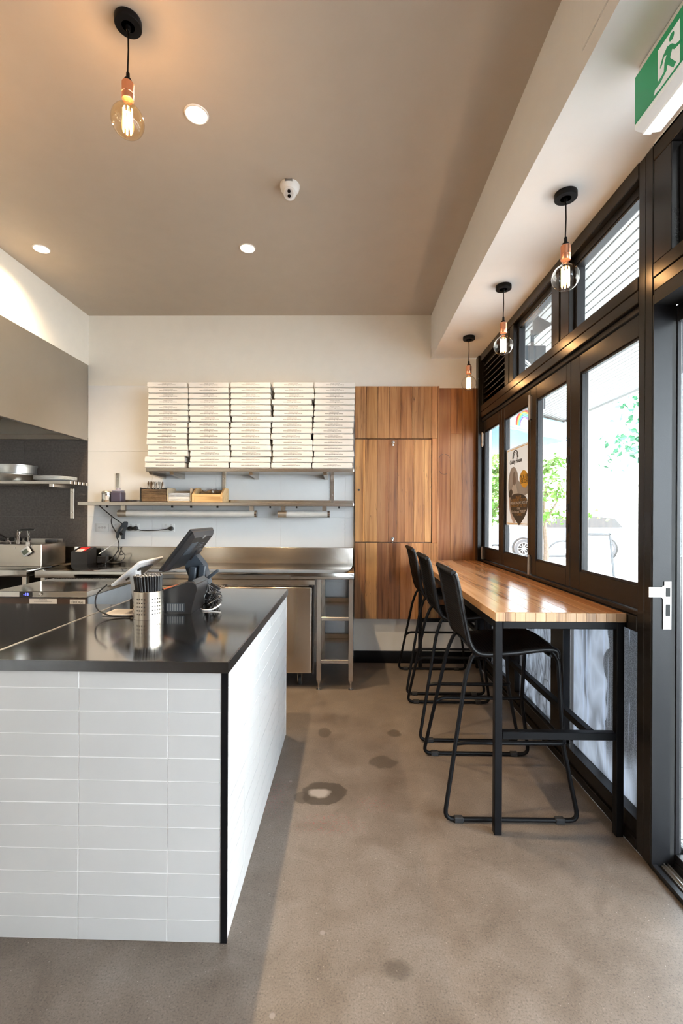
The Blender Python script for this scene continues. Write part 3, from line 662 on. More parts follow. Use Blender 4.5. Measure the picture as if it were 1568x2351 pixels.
# ------------------------------------------------------------------ serving counter
ct = empty('serving_counter', (-1.1, 2.3, 0), 'white tiled serving counter with stainless top in the foreground', 'counter')
XC, Y0, Y1 = -0.408, 1.54, 3.005
TA = 0.010
def yf(x): return Y0 + (XC-x)*TA
body = MB(); body.loft([[(x, y, z) for x, y in ((-2.35, yf(-2.35)+0.0014), (XC-0.0014, yf(XC)+0.0014), (XC-0.0014, Y1), (-1.25, Y1), (-1.25, 2.48), (-2.35, 2.48))] for z in (0.0, 0.916)])
body.build('carcass', m_cgrout, ct, sharp=0)
rowz = [0.0]+[0.0745+0.0781*k for k in range(11)]+[0.914]; g = 0.0017
for a, b in zip(rowz[:-1], rowz[1:]):
    xs = [-2.35, -2.129, -1.826, -1.523, -1.220, -0.916, -0.610, -0.429]
    for c, d in zip(xs[:-1], xs[1:]):
        c2, d2 = c+g, d-g; j = random.uniform(-0.0006, 0.0006)
        MB().loft([[(c2, yf(c2)+j, z), (d2, yf(d2)+j, z), (d2, yf(d2)+0.0085, z), (c2, yf(c2)+0.0085, z)] for z in (a+g, b-g)]).build('tile', m_ctile, ct)
    ys = [Y0+0.008, 1.807, 2.105, 2.403, 2.701, 2.999]
    for c, d in zip(ys[:-1], ys[1:]):
        j = random.uniform(-0.0006, 0.0006)
        MB().box(XC-0.0085, XC+j, c+g, d-g, a+g, b-g).build('tile', m_ctile, ct, sharp=0)
MB().box(-0.4275, XC+0.002, Y0-0.0015, Y0+0.0065, 0.0, 0.914).build('corner_angle', m_black, ct)
MB().box(XC-0.008, XC+0.001, 3.0, 3.007, 0, 0.914).build('end_angle', m_wplastic, ct)
def slab(name, xa, xb, ya, yb, z0, z1, m, par):
    return MB().loft([[(xa, yf(xa)-0.012+(ya-Y0), z), (xb, yf(xb)-0.012+(ya-Y0), z), (xb, yb, z), (xa, yb, z)] for z in (z0, z1)]).build(name, m, par, sharp=0)
tp = slab('worktop', -1.2565, XC+0.004, Y0, 3.03, 0.918, 0.954, [m_top], ct)
slab('worktop_edge', -2.37, XC+0.006, Y0-0.003, Y0-0.003+0.013, 0.9165, 0.953, m_edge, ct)
MB().box(XC+0.003, XC+0.0075, Y0-0.012, 3.031, 0.9165, 0.953).build('worktop_edge', m_edge, ct)
slab('side_worktop', -2.37, -1.262, Y0, 2.50, 0.918, 0.951, m_top, ct)
MB().tube([(-1.259, yf(-1.259)-0.008, 0.9545), (-1.259, 3.02, 0.9545)], 0.0028, 6).build('seam_edge', m_satin, ct)

# ------------------------------------------------------------------ back benches
bz = 0.972
wbn = empty('work_bench', (-1.2, 4.1, 0), 'long stainless work bench with splashback along the white tiled wall', 'bench')
MB().box(-2.595, 0.045, 3.745, 4.46, bz-0.055, bz, 0.004, 2).build('bench_top', m_top, wbn)
MB().box(-2.94, 0.045, 4.455, 4.486, bz-0.05, 1.128, 0.006, 3).build('splashback', m_splash, wbn)
def leg(x, y, p, z1):
    l = MB().box(x-0.019, x+0.019, y-0.019, y+0.019, 0.075, z1, 0.003, 1).build('leg', m_steel, p)
    MB().lathe([(0, 0.075), (0.015, 0.075), (0.015, 0.06), (0.006, 0.058), (0.006, 0.006), (0.022, 0.005), (0.022, 0), (0, 0)], (x, y, 0), 12).build('foot', m_steel, l)
for x, y in ((-0.243, 3.79), (0.022, 3.79), (-0.243, 4.42), (0.022, 4.42), (-2.55, 3.80), (-2.55, 4.42)): leg(x, y, wbn, bz-0.056)
for z in (0.603, 0.25):
    s = MB().box(-0.226, 0.004, 3.775, 4.44, z-0.004, z).box(-0.224, 0.003, 3.772, 3.780, z-0.03, z, 0.002, 1).build('under_shelf', m_steel, wbn)
    MB().box(-0.224, 0.003, 4.43, 4.44, z, z+0.045, 0.002, 1).build('shelf_lip', m_steelv, s)
cb = empty('cook_bench', (-3.3, 4.1, 0), 'stainless cook-line bench under the fryer at the left edge', 'bench')
MB().box(-3.9, -2.70, 3.80, 4.44, bz-0.055, bz, 0.004, 2).build('bench_top', m_top, cb)
for x, y in ((-2.735, 3.84), (-3.85, 3.84), (-2.735, 4.40), (-3.85, 4.40)): leg(x, y, cb, bz-0.056)
MB().box(-3.9, -2.8, 4.40, 4.43, 0.05, bz-0.06).build('back_board', m_dark, cb)  # near-black sheet paints the dark interior under the bench

# under-bench fridge (right)
uf = empty('underbench_fridge', (-1.1, 4.1, 0), 'two-door stainless under-bench fridge on castors beneath the work bench', 'fridge')
MB().box(-1.9, -0.285, 3.83, 4.43, 0.125, 0.905, 0.003, 1).build('cabinet', m_steel, uf)
MB().box(-1.9, -0.275, 3.79, 3.83, 0.862, 0.908, 0.004, 1).build('top_rail', m_steelv, uf)
for x0, x1 in ((-1.86, -1.092), (-1.078, -0.30)):
    d = MB().box(x0, x1, 3.785, 3.826, 0.13, 0.848, 0.012, 3).build('door', m_steelv, uf)
    MB().box(x1-0.03 if x1 > -1 else x0+0.01, x1-0.005 if x1 > -1 else x0+0.035, 3.79, 3.82, 0.849, 0.860).build('hinge', m_plastic, d)
    MB().box(x0+0.02 if x1 > -1 else x1-0.05, x0+0.05 if x1 > -1 else x1-0.02, 3.777, 3.80, 0.843, 0.860, 0.003).build('hinge', m_chrome, d)
MB().box(-0.297, -0.287, 3.792, 3.83, 0.12, 0.86).build('door_gasket', m_plastic, uf)
for x in (-0.41, -1.85):
    for y in (3.90, 4.36):
        c = MB().lathe([(0, -0.014), (0.036, -0.014), (0.040, -0.009), (0.040, 0.009), (0.036, 0.014), (0, 0.014)], (x, y, 0.040), 20, 'X').build('castor', m_rubber, uf)
        MB().box(x-0.02, x-0.016, y-0.02, y+0.02, 0.035, 0.115).box(x+0.016, x+0.02, y-0.02, y+0.02, 0.035, 0.115).box(x-0.03, x+0.03, y-0.03, y+0.03, 0.113, 0.125).build('castor_fork', m_chrome, c)

# freezer (left, behind the counter)
fz = empty('display_freezer', (-2.05, 3.3, 0), 'low stainless freezer with blue temperature display behind the counter', 'freezer')
FX0, FX1, FY0, FY1, FZ = -2.37, -1.741, 3.02, 3.65, 0.93
MB().box(FX0, FX1, FY0+0.02, FY1, 0.08, FZ-0.041).build('cabinet', M('fridge_side', (0.30, 0.37, 0.46), 0.35, metal=0.5), fz)
MB().box(FX0, FX1, FY0, FY1, FZ-0.040, FZ, 0.003, 1).build('top', m_top, fz)
vs_ = MB()
for k in range(28): vs_.box(FX0+0.02+k*0.021, FX0+0.033+k*0.021, FY1-0.03, FY1-0.012, FZ-0.001, FZ+0.003)
vs_.build('vent_strip', m_dark, fz)
MB().box(FX0+0.01, FX1-0.01, FY0+0.005, FY0+0.02, 0.1, FZ-0.045).build('door', M('brown_door', (0.06, 0.035, 0.025), 0.3), fz)
dsp = MB().box(-2.192, -2.106, FY0-0.003, FY0+0.002, FZ-0.038, FZ-0.004, 0.001, 1).build('display', m_plastic, fz)
text('-18', 0.027, (-2.147, FY0-0.0035, FZ-0.021), m_led, dsp)
MB().lathe([(0, FY0+0.001), (0.011, FY0+0.001), (0.011, FY0-0.008), (0.007, FY0-0.010), (0, FY0-0.010)], (-2.048, 0, FZ-0.018), 16, 'Y').build('lock', m_chrome, fz)
s1 = MB().box(-2.128, -1.944, FY0+0.0035, FY0+0.0045, 0.80, 0.880).build('warning_label', m_card, fz)
text('WARNING', 0.011, (-2.036, FY0+0.003, 0.873), m_print, s1); text('Do not store explosive substances such as', 0.007, (-2.036, FY0+0.003, 0.861), m_gprint, s1)
s2 = MB().box(-1.856, -1.754, FY0+0.0035, FY0+0.0045, 0.80, 0.877).build('fridge_label', m_card, fz)
text('FRIDGE', 0.024, (-1.805, FY0+0.003, 0.858), m_print, s2)
for x in (FX0+0.06, FX1-0.06):
    for y in (FY0+0.08, FY1-0.08): MB().lathe([(0, 0.081), (0.022, 0.08), (0.018, 0.0), (0, 0)], (x, y, 0), 12).build('foot', m_plastic, fz)

# ------------------------------------------------------------------ shelves
us = empty('upper_shelf', (-0.9, 4.3, 1.85), 'stainless wall shelf carrying the stacks of pizza boxes', 'shelf')
MB().box(-1.85, 0.045, 4.14, 4.49, 1.836, 1.867, 0.003, 1).build('shelf_board', m_steel, us)
for x in (-1.82, -1.63, -0.90, -0.22):
    MB().prism([(4.17, 1.835), (4.19, 1.812), (4.488, 1.79), (4.488, 1.835)], 'X', x-0.016, x+0.016).build('bracket', m_steel, us)
ls = empty('lower_shelf', (-1.2, 4.35, 1.54), 'long stainless wall shelf below the pizza boxes holding jars and caddies', 'shelf')
MB().box(-2.512, 0.045, 4.20, 4.49, 1.526, 1.558, 0.003, 1).build('shelf_board', m_steel, ls)
MB().box(-2.45, 0.045, 4.482, 4.49, 1.558, 1.588).build('back_lip', m_steel, ls)
for x in (-2.281, -1.228, -0.163):
    b = MB().box(x-0.018, x+0.018, 4.478, 4.491, 1.55, 1.846, 0.002, 1).build('bracket', m_steel, ls)
    for z in (1.64, 1.80): MB().lathe([(0, 4.478), (0.007, 4.478), (0.006, 4.474), (0, 4.473)], (x, 0, z), 10, 'Y').build('bolt', m_chrome, b)
for x in (-2.30, -1.68, -1.5, -1.25, -0.75, -0.5, -0.1): MB().box(x, x+0.015, 4.30, 4.32, 1.508, 1.526, 0.002).build('cable_clip', m_plastic, ls)
ks = empty('pan_shelf', (-3.0, 4.3, 1.75), 'slatted metal shelf on the charcoal tiles with pans and plates', 'shelf')
for k in range(5): MB().box(-3.9, -2.572, 4.19+k*0.063, 4.23+k*0.063, 1.722, 1.75, 0.002, 1).build('slat', m_steel, ks)
b = MB().box(-2.752, -2.712, 4.478, 4.491, 1.40, 1.722, 0.002, 1).box(-2.752, -2.712, 4.16, 4.49, 1.692, 1.721, 0.002, 1).build('bracket', m_steel, ks)
for z in (1.46, 1.66): MB().lathe([(0, 4.478), (0.008, 4.478), (0.006, 4.473), (0, 4.472)], (-2.732, 0, z), 10, 'Y').build('bolt', m_chrome, b)

# tube lights under the lower shelf
for x0, x1, lab in ((-2.18, -0.865, 'long grey tube light under the lower shelf'), (-0.668, -0.179, 'short grey tube light under the lower shelf at its right end')):
    t = empty('tube_light', ((x0+x1)/2, 4.30, 1.45), lab, 'tube light')
    MB().lathe([(0.0, x0+0.085), (0.033, x0+0.085), (0.033, x1-0.02), (0, x1-0.02)], (0, 4.30, 1.452), 20, 'X').build('tube', M('frosted_tube', (0.62, 0.62, 0.60), 0.25), t)
    MB().lathe([(0, x0), (0.032, x0), (0.035, x0+0.006), (0.035, x0+0.085), (0, x0+0.085)], (0, 4.30, 1.452), 20, 'X').build('end_cap', m_satin, t)
    MB().lathe([(0, x1-0.02), (0.035, x1-0.02), (0.035, x1), (0, x1)], (0, 4.30, 1.452), 20, 'X').build('end_cap', m_chrome, t)
    for x in (x0+0.05, x1-0.05): MB().box(x-0.02, x+0.02, 4.285, 4.315, 1.482, 1.526).build('hanger', m_steel, t)

# ------------------------------------------------------------------ pizza boxes
cols = [[331, 331, 348, 347, 341, 341, 343, 343, 349, 349, 349, 348, 349, 348, 341], [582, 590, 590, 583, 582, 582, 582, 580, 589, 583, 583, 583, 580, 580, 580],
        [819, 820, 825, 823, 818, 819, 819, 821, 828, 821, 821, 820, 820, 819, 819], [1052, 1060, 1061, 1060, 1060, 1050, 1057, 1057, 1056, 1063, 1063, 1054, 1068, 1066, 1061],
        [1285, 1291, 1295, 1289, 1290, 1291, 1286, 1291, 1293, 1294, 1296, 1297, 1297, 1299, 1299]]
BW, BP = 0.366, 0.0524
def box_meshes():
    lid = MB()
    lid.loft([[(x, y, z) for x, y in ((0+i, 0.0+i), (BW-i, 0.0+i), (BW-i*1.5, 0.33), (0+i*1.5, 0.33))] for z, i in ((0.009, 0.0), (0.047, 0.003), (0.0505, 0.006))])
    tray = MB().box(0.006, BW-0.006, 0.006, 0.33, 0.0005, 0.009)
    for k in range(14): tray.box(0.06+k*0.018, 0.07+k*0.018, 0.002, 0.007, 0.004, 0.008)
    return lid.mesh('lid', m_card), tray.mesh('tray', m_gcard)
m_gcard = M('card_edge', (0.55, 0.53, 0.50), 0.8)
lid_me, tray_me = box_meshes()
t1 = text_mesh('ORDER ONLINE', 0.0125, m_gprint, 0.0002); t2 = text_mesh('www.spuntinogroup.com.au', 0.0145, m_print, 0.0002, bold=0.0002)
ordn = ['bottom', 'second from the bottom', 'third from the bottom', 'fourth from the bottom', 'fifth from the bottom', 'sixth from the bottom', 'seventh from the bottom', 'middle', 'seventh from the top', 'sixth from the top', 'fifth from the top', 'fourth from the top', 'third from the top', 'second from the top', 'topmost']
cn = ['leftmost stack', 'second stack from the left', 'middle stack of five', 'second stack from the right', 'rightmost stack']
for c in range(5):
    for r in range(15):
        x = -1.849+(200+cols[c][r]/2.489-337)*0.00399; y = 4.148+random.uniform(-0.002, 0.004); z = 1.8675+r*BP
        e = empty('pizza_box', (x, y, z), f'white printed pizza box, {ordn[r]} in the {cn[c]}', 'box', 'pizza boxes stacked on the upper shelf')
        rz = Matrix.Rotation(random.uniform(-0.006, 0.006), 4, 'Z')
        T = Matrix.Translation((x, y, z)) @ rz
        inst('lid', lid_me, e, T); inst('tray', tray_me, e, T)
        tx = inst('lettering', t1, e, T @ Matrix.Translation((BW/2, 0.0014, 0.0385)) @ ROT_FRONT)
        inst('lettering', t2, e, T @ Matrix.Translation((BW/2, 0.0010, 0.0275)) @ ROT_FRONT)

# ------------------------------------------------------------------ things on the lower shelf
SZ = 1.559
def shaker(x, y, lab):
    s = empty('steel_shaker', (x, y, SZ), lab, 'shaker', 'steel shakers on the lower shelf')
    MB().lathe([(0, SZ), (0.043, SZ), (0.045, SZ+0.003), (0.045, SZ+0.075), (0, SZ+0.075)], (x, y, 0), 24).build('body', m_chrome, s)
    MB().lathe([(0, SZ+0.076), (0.046, SZ+0.076), (0.046, SZ+0.094), (0.040, SZ+0.102), (0, SZ+0.104)], (x, y, 0), 24).build('lid', m_satin, s)
    MB().box(x+0.012, x+0.04, y-0.048, y-0.043, SZ+0.02, SZ+0.06).build('label', m_card, s)
shaker(-2.29, 4.30, 'polished steel shaker at the front left end of the lower shelf'); shaker(-2.225, 4.40, 'polished steel shaker half hidden behind another near the violet bottle')
bo = empty('squeeze_bottle', (-2.19, 4.32, SZ), 'clear tub of violet liquid with pump lid on the lower shelf', 'bottle')
MB().box(-2.242, -2.142, 4.27, 4.37, SZ, SZ+0.098, 0.012, 3).build('tub', m_purple, bo)
MB().box(-2.236, -2.148, 4.276, 4.364, SZ+0.098, SZ+0.115, 0.008, 2).lathe([(0, SZ+0.115), (0.022, SZ+0.115), (0.020, SZ+0.135), (0, SZ+0.136)], (-2.192, 4.32, 0), 16).build('lid', M('violet_grey_lid', (0.36, 0.34, 0.42), 0.3), bo)
nc = empty('napkin_caddy', (-1.82, 4.33, SZ), 'dark brown caddy stacked with kraft napkins on the lower shelf', 'caddy')
MB().box(-1.95, -1.942, 4.24, 4.44, SZ, SZ+0.135).box(-1.942, -1.70, 4.43, 4.438, SZ, SZ+0.14).box(-1.942, -1.70, 4.24, 4.43, SZ, SZ+0.006).build('frame', m_print, nc)
for k in range(12):
    z = SZ+0.007+k*0.0095; j = random.uniform(-0.003, 0.003)
    MB().box(-1.938+j, -1.705+j, 4.245-j, 4.425, z, z+0.0088, 0.002, 1).build('napkin', m_kraft, nc)
for i in range(13):
    x = -1.93+random.random()*0.13; y = 4.33+random.random()*0.08; a = random.uniform(-0.35, 0.35)
    c = empty('cutlery', (x, y, SZ+0.126), 'steel cutlery piece standing up behind the kraft napkins', 'cutlery', 'cutlery in the napkin caddy')
    sw = Matrix.Rotation(a, 3, 'Y')
    p0 = Vector((x, y, SZ+0.126)); tip = p0 + sw @ Vector((0, 0, 0.075)); 
    MB().tube([p0, p0+(tip-p0)*0.4, p0+(tip-p0)*0.75, tip], [0.0035, 0.004, 0.009, 0.005], 8).build('handle', m_satin if i % 3 else m_kraft, c)
cbx = empty('napkin_carton', (-1.585, 4.34, SZ), 'torn open carton of white napkins between the kraft stack and the wooden caddy', 'carton')
MB().box(-1.698, -1.474, 4.25, 4.256, SZ, SZ+0.012).box(-1.698, -1.69, 4.25, 4.45, SZ, SZ+0.135).box(-1.482, -1.474, 4.25, 4.45, SZ, SZ+0.13).box(-1.69, -1.482, 4.44, 4.448, SZ, SZ+0.115).build('carton', M('tan_card', (0.58, 0.46, 0.32), 0.8), cbx)
for k in range(6): MB().box(-1.687, -1.486, 4.252, 4.44, SZ+0.013+k*0.0125, SZ+0.0245+k*0.0125, 0.002, 1).build('napkin', m_card, cbx)
wc = empty('wooden_caddy', (-1.31, 4.33, SZ), 'pale wooden caddy holding a clear plastic bag on the lower shelf', 'caddy')
for x in (-1.455, -1.19): MB().prism([(4.22, SZ), (4.44, SZ), (4.44, SZ+0.135), (4.40, SZ+0.14), (4.31, SZ+0.135), (4.22, SZ+0.07)], 'X', x, x+0.018).build('side_board', m_cwood, wc)
MB().box(-1.437, -1.19, 4.225, 4.24, SZ, SZ+0.075).build('front_board', m_cwood, wc); MB().box(-1.437, -1.19, 4.425, 4.44, SZ, SZ+0.12).box(-1.437, -1.19, 4.24, 4.425, SZ, SZ+0.01).build('back_board', m_cwood, wc)
bag = MB(); bmesh.ops.create_icosphere(bag.bm, subdivisions=3, radius=1.0)
for v in bag.bm.verts: v.co = Vector((-1.31+v.co.x*0.105, 4.33+v.co.y*0.08, SZ+0.07+v.co.z*0.062)) + Vector((random.uniform(-1, 1), random.uniform(-1, 1), random.uniform(-1, 1)))*0.012
tag(bag.build('plastic_bag', m_bag, sharp=20), 'crumpled clear plastic bag in the wooden caddy', 'bag')

# ------------------------------------------------------------------ pans, plates, fryer on the left
def pan(x, y, z, R, h, lab, name, flare=0.85):
    p = empty(name, (x, y, z), lab, 'pan')
    MB().lathe([(0, z), (R*flare*0.94, z), (R*flare, z+0.008), (R*0.97, z+h*0.8), (R, z+h), (R+0.004, z+h), (R+0.004, z+h+0.003), (R-0.004, z+h+0.003), (R*0.95, z+h*0.8), (R*flare*0.96, z+0.012), (0, z+0.01)], (x, y, 0), 40).build('bowl', m_alu, p)
    return p
p1 = pan(-3.20, 4.33, 1.751, 0.215, 0.06, 'wide dented aluminium frying pan on the slatted shelf', 'frying_pan', 0.8)
p2 = pan(-3.17, 4.33, 1.815, 0.165, 0.085, 'straight-sided aluminium saucepan sitting in the wide frying pan', 'saucepan', 0.95)
MB().tube([(-3.24, 4.172, 1.872), (-3.265, 4.145, 1.875), (-3.31, 4.11, 1.892), (-3.40, 4.06, 1.915)], [0.012, 0.010, 0.008, 0.009], 8).box(-3.262, -3.222, 4.155, 4.182, 1.855, 1.893, 0.006, 2).build('handle', m_satin, p2)
for k in range(4):
    z = 1.751+k*0.0085
    tag(MB().lathe([(0, z+0.002), (0.10, z+0.002), (0.11, z), (0.14, z+0.004), (0.178, z+0.016), (0.182, z+0.018), (0.178, z+0.021), (0.14, z+0.010), (0, z+0.0065)], (-2.80, 4.33, 0), 40).build('plate', m_wplastic),
        f"white dinner plate on the slatted shelf, {['lowest', 'second from the bottom', 'second from the top', 'topmost'][k]} of the stack of four", 'plate', 'plates stacked on the slatted shelf')
fy = empty('deep_fryer', (-3.2, 4.1, bz), 'low stainless deep fryer with black basket handles at the left edge', 'fryer')
MB().box(-3.6, -2.745, 4.05, 4.40, bz, 1.172, 0.004, 1).build('body', m_steel, fy)
MB().box(-3.6, -2.77, 4.385, 4.40, 1.172, 1.205).build('back_rail', m_satin, fy)
for x in (-3.34, -3.253, -3.184, -3.102): MB().lathe([(0, 4.385), (0.022, 4.385), (0.020, 4.36), (0, 4.358)], (x, 0, 1.197), 16, 'Y').build('knob', m_plastic, fy)
MB().box(-2.90, -2.80, 4.33, 4.37, 1.173, 1.198, 0.003).build('control_box', m_grey, fy)
for x in (-2.84, -2.985): MB().lathe([(0, 4.05), (0.006, 4.05), (0.005, 4.046), (0, 4.045)], (x, 0, 1.155 if x > -2.9 else 1.14), 10, 'Y').build('rivet', m_chrome, fy)
fb_ = empty('fryer_basket', (-2.95, 4.1, 1.17), 'chrome fryer basket bail with a black grip above the fryer', 'fryer basket')
MB().tube(fillet([(-2.985, 4.08, 1.173), (-2.985, 4.08, 1.29), (-2.95, 4.06, 1.298), (-2.81, 4.05, 1.302)], 0.02), 0.006, 8).tube([(-2.968, 4.08, 1.173), (-2.968, 4.08, 1.285)], 0.005, 8).tube([(-2.975, 4.08, 1.24), (-2.93, 4.06, 1.29)], 0.004, 8).build('bail', m_chrome, fb_)
MB().tube([(-2.955, 4.058, 1.297), (-2.92, 4.055, 1.301), (-2.84, 4.05, 1.304), (-2.81, 4.05, 1.305)], [0.007, 0.010, 0.010, 0.006], 10).build('grip', m_plastic, fb_)
fb2 = empty('fryer_basket', (-3.1, 4.1, 1.17), 'fryer basket handle with black grip leaning at the very left edge', 'fryer basket')
MB().tube(cr([(-3.045, 4.08, 1.172), (-3.05, 4.08, 1.195), (-3.075, 4.07, 1.21)], 5), 0.005, 8).build('bail', m_chrome, fb2)
MB().tube([(-3.07, 4.07, 1.208), (-3.11, 4.06, 1.24), (-3.16, 4.04, 1.275)], [0.010, 0.012, 0.009], 10).build('grip', m_plastic, fb2)
th = empty('probe_thermometer', (-2.86, 4.03, 1.16), 'white digital probe thermometer clipped to the fryer front', 'thermometer')
rt = Matrix.Rotation(math.radians(-33), 3, 'Y')
MB().box(-2.905, -2.825, 4.015, 4.038, 1.075, 1.145, 0.008, 3, rot=rt).build('case', m_wplastic, th)
MB().box(-2.895, -2.840, 4.0135, 4.016, 1.088, 1.128, 0.002, 1, rot=rt, about=(-2.865, 4.02, 1.11)).build('screen', m_lcd, th)
MB().tube(cr([(-2.852, 4.03, 1.16), (-2.852, 4.035, 1.21), (-2.848, 4.035, 1.25), (-2.862, 4.05, 1.285), (-2.87, 4.055, 1.298)], 6), 0.007, 8).box(-2.868, -2.838, 4.022, 4.046, 1.155, 1.195, 0.004).build('clip', m_chrome, th)

# wall sockets
def socket(x0, x1, n, lab, plugs=()):
    s = empty('wall_socket', ((x0+x1)/2, 4.49, 1.31), lab, 'power socket', 'sockets on the white tiles')
    MB().box(x0, x1, 4.482, 4.492, 1.272, 1.352, 0.003, 2).build('plate', m_wplastic, s)
    for k in range(n):
        x = x0+(x1-x0)*(0.28+0.44*k/(max(n-1, 1))); MB().lathe([(0, 4.4825), (0.012, 4.4825), (0.011, 4.479), (0, 4.479)], (x, 0, 1.312 if n == 3 else 1.338), 14, 'Y').build('switch', m_card, s)
    for x in plugs: tag(MB().lathe([(0, 4.483), (0.022, 4.483), (0.022, 4.462), (0.018, 4.45), (0, 4.449)], (x, 0, 1.305), 18, 'Y').build('power_plug', m_plastic), f'black plug in a wall socket, {"rightmost on the white tiles" if x > -1.8 else "left of the pair beside the hanging cable" if x < -2.12 else "right of the pair beside the hanging cable"}', 'plug', 'plugs in the wall sockets')
socket(-2.497, -2.372, 3, 'white three-switch wall plate, leftmost on the white tiles')
socket(-2.338, -2.208, 1, 'white wall socket half hidden behind the hanging black cables')
socket(-2.182, -2.062, 2, 'white double wall socket with two black plugs beside the bundled cable', (-2.15, -2.095))
socket(-1.838, -1.715, 2, 'white double wall socket with one black plug, rightmost on the tiles', (-1.745,))
def cable(pts, r, lab, m=m_plastic, n=8, group=None):
    return tag(MB().tube(cr(pts, n), r, 7).build('power_cable', m), lab, 'cable', group)
cable([(-1.745, 4.45, 1.305), (-1.80, 4.44, 1.297), (-1.90, 4.45, 1.287), (-2.0, 4.45, 1.285), (-2.06, 4.445, 1.295), (-2.095, 4.44, 1.31)], 0.0045, 'black power cable looping between two wall sockets')
cable([(-2.36, 4.30, 1.524), (-2.35, 4.33, 1.50), (-2.29, 4.40, 1.42), (-2.22, 4.43, 1.36), (-2.17, 4.44, 1.31)], 0.005, 'black cable dropping from the lower shelf to the wall socket')
cable([(-2.255, 4.33, 1.425), (-2.30, 4.40, 1.38), (-2.305, 4.43, 1.33), (-2.275, 4.44, 1.27), (-2.26, 4.44, 1.25)], 0.005, 'black cable from the tube light end running behind the tied bundle')
cable([(-2.265, 4.43, 1.23), (-2.24, 4.43, 1.16), (-2.25, 4.43, 1.09), (-2.29, 4.41, 1.02), (-2.33, 4.38, 0.978), (-2.26, 4.33, 0.978), (-2.20, 4.36, 0.978), (-2.22, 4.42, 0.978), (-2.32, 4.42, 0.978), (-2.36, 4.36, 0.978), (-2.30, 4.30, 0.978)], 0.005, 'black cable coiled on the work bench beside the receipt printer')
cable([(-2.255, 4.435, 1.12), (-2.22, 4.42, 1.05), (-2.17, 4.40, 1.06), (-2.17, 4.40, 1.02), (-2.20, 4.39, 0.985), (-2.15, 4.37, 0.978)], 0.004, 'black cable end hanging against the bench splashback')
bd = empty('cable_bundle', (-2.2, 4.44, 1.25), 'tied bundle of folded black cable hanging in front of the wall sockets', 'cable')
for k in range(5):
    o = (k-2)*0.006
    MB().tube(cr([(-2.255+o, 4.43, 1.215), (-2.24+o, 4.425-k*0.003, 1.27), (-2.195+o, 4.42, 1.34), (-2.17+o, 4.42, 1.37), (-2.165+o, 4.42, 1.345), (-2.19+o, 4.425, 1.28), (-2.20+o, 4.43, 1.20)], 6), 0.005, 7).build('loop', m_plastic2, bd)
MB().tube([(-2.225, 4.424, 1.255), (-2.215, 4.424, 1.26), (-2.2, 4.424, 1.268)], 0.02, 8).build('tie', m_plastic, bd)
cable([(-2.40, 4.36, 1.06), (-2.33, 4.40, 1.12), (-2.27, 4.43, 1.17), (-2.25, 4.44, 1.20)], 0.0035, 'white cable rising from the receipt printer on the work bench', m_wplastic)
# bench receipt printer
rp = empty('receipt_printer', (-2.50, 4.33, bz), 'black receipt printer with red paper on top on the work bench', 'printer')
MB().prism([(4.265, bz), (4.42, bz), (4.42, bz+0.145), (4.40, bz+0.155), (4.265, bz+0.115)], 'X', -2.61, -2.455).build('body', m_plastic, rp)
MB().prism([(4.285, bz+0.1225), (4.39, bz+0.1535), (4.39, bz+0.156), (4.285, bz+0.125)], 'X', -2.575, -2.49).build('red_paper', m_red, rp)
MB().prism([(4.27, bz+0.119), (4.33, bz+0.137), (4.33, bz+0.141), (4.27, bz+0.123)], 'X', -2.57, -2.51).build('white_paper', m_card, rp)
tag(MB().box(-2.42, -2.33, 4.36, 4.42, bz+0.001, bz+0.065, 0.008, 2).build('power_adapter', m_plastic), 'small black power adapter block beside the receipt printer', 'adapter')

# ------------------------------------------------------------------ till equipment on the counter
CZ = 0.9545
cup = empty('straw_cup', (-0.957, 2.18, CZ), 'perforated stainless cup full of black straws on the counter', 'cup')
ccx, ccy, CR, CH = -0.957, 2.18, 0.068, 0.128
def cup_mesh():
    mb = MB(); N = 72; rows_ = 22; zs = [CZ+CH*k/rows_ for k in range(rows_+1)]
    grid = [[mb.bm.verts.new((ccx+CR*math.cos(2*math.pi*i/N), ccy+CR*math.sin(2*math.pi*i/N), z)) for i in range(N)] for z in zs]
    for j in range(rows_):
        for i in range(N):
            hole = (j % 3 == 1 and 3 < j < 19 and (i % 12) in (1, 3, 5, 7))
            q_ = (grid[j][i], grid[j][(i+1) % N], grid[j+1][(i+1) % N], grid[j+1][i])
            f = mb.bm.faces.new(q_)
            if hole:
                r = bmesh.ops.inset_individual(mb.bm, faces=[f], thickness=0.0006); f.material_index = 1
    return mb
cup_mesh().lathe([(0, CZ), (CR-0.001, CZ), (CR-0.001, CZ+0.003), (0, CZ+0.003)], (ccx, ccy, 0), 36).tube([(ccx+CR*math.cos(2*math.pi*i/48), ccy+CR*math.sin(2*math.pi*i/48), CZ+CH) for i in range(48)], 0.0014, 6, True).build('shell', [m_steel, m_dark], cup, sharp=40, weld=False)
smb = MB(); n8 = 10; L_ = 0.195
smb.loft([[(0.0042*math.cos(2*math.pi*k/n8), 0.0042*math.sin(2*math.pi*k/n8), z) for k in range(n8)] for z in (0, L_)], True, False)
smb.loft([[(r*math.cos(2*math.pi*k/n8), r*math.sin(2*math.pi*k/n8), z) for k in range(n8)] for r, z in ((0.0042, L_), (0.0042, L_+0.0003), (0.0030, L_+0.0003), (0.0030, L_-0.01))], True, False, 1)
straw_me = smb.mesh('paper_straw', [M('straw_black', (0.010, 0.010, 0.012), 0.5), m_card])
pts_ = []
for ring_r, cnt in ((0.0, 1), (0.011, 6), (0.022, 12), (0.033, 18), (0.044, 24), (0.055, 30)):
    for k in range(cnt): a = 2*math.pi*(k+0.3*random.random())/cnt; pts_.append((ring_r*math.cos(a), ring_r*math.sin(a)))
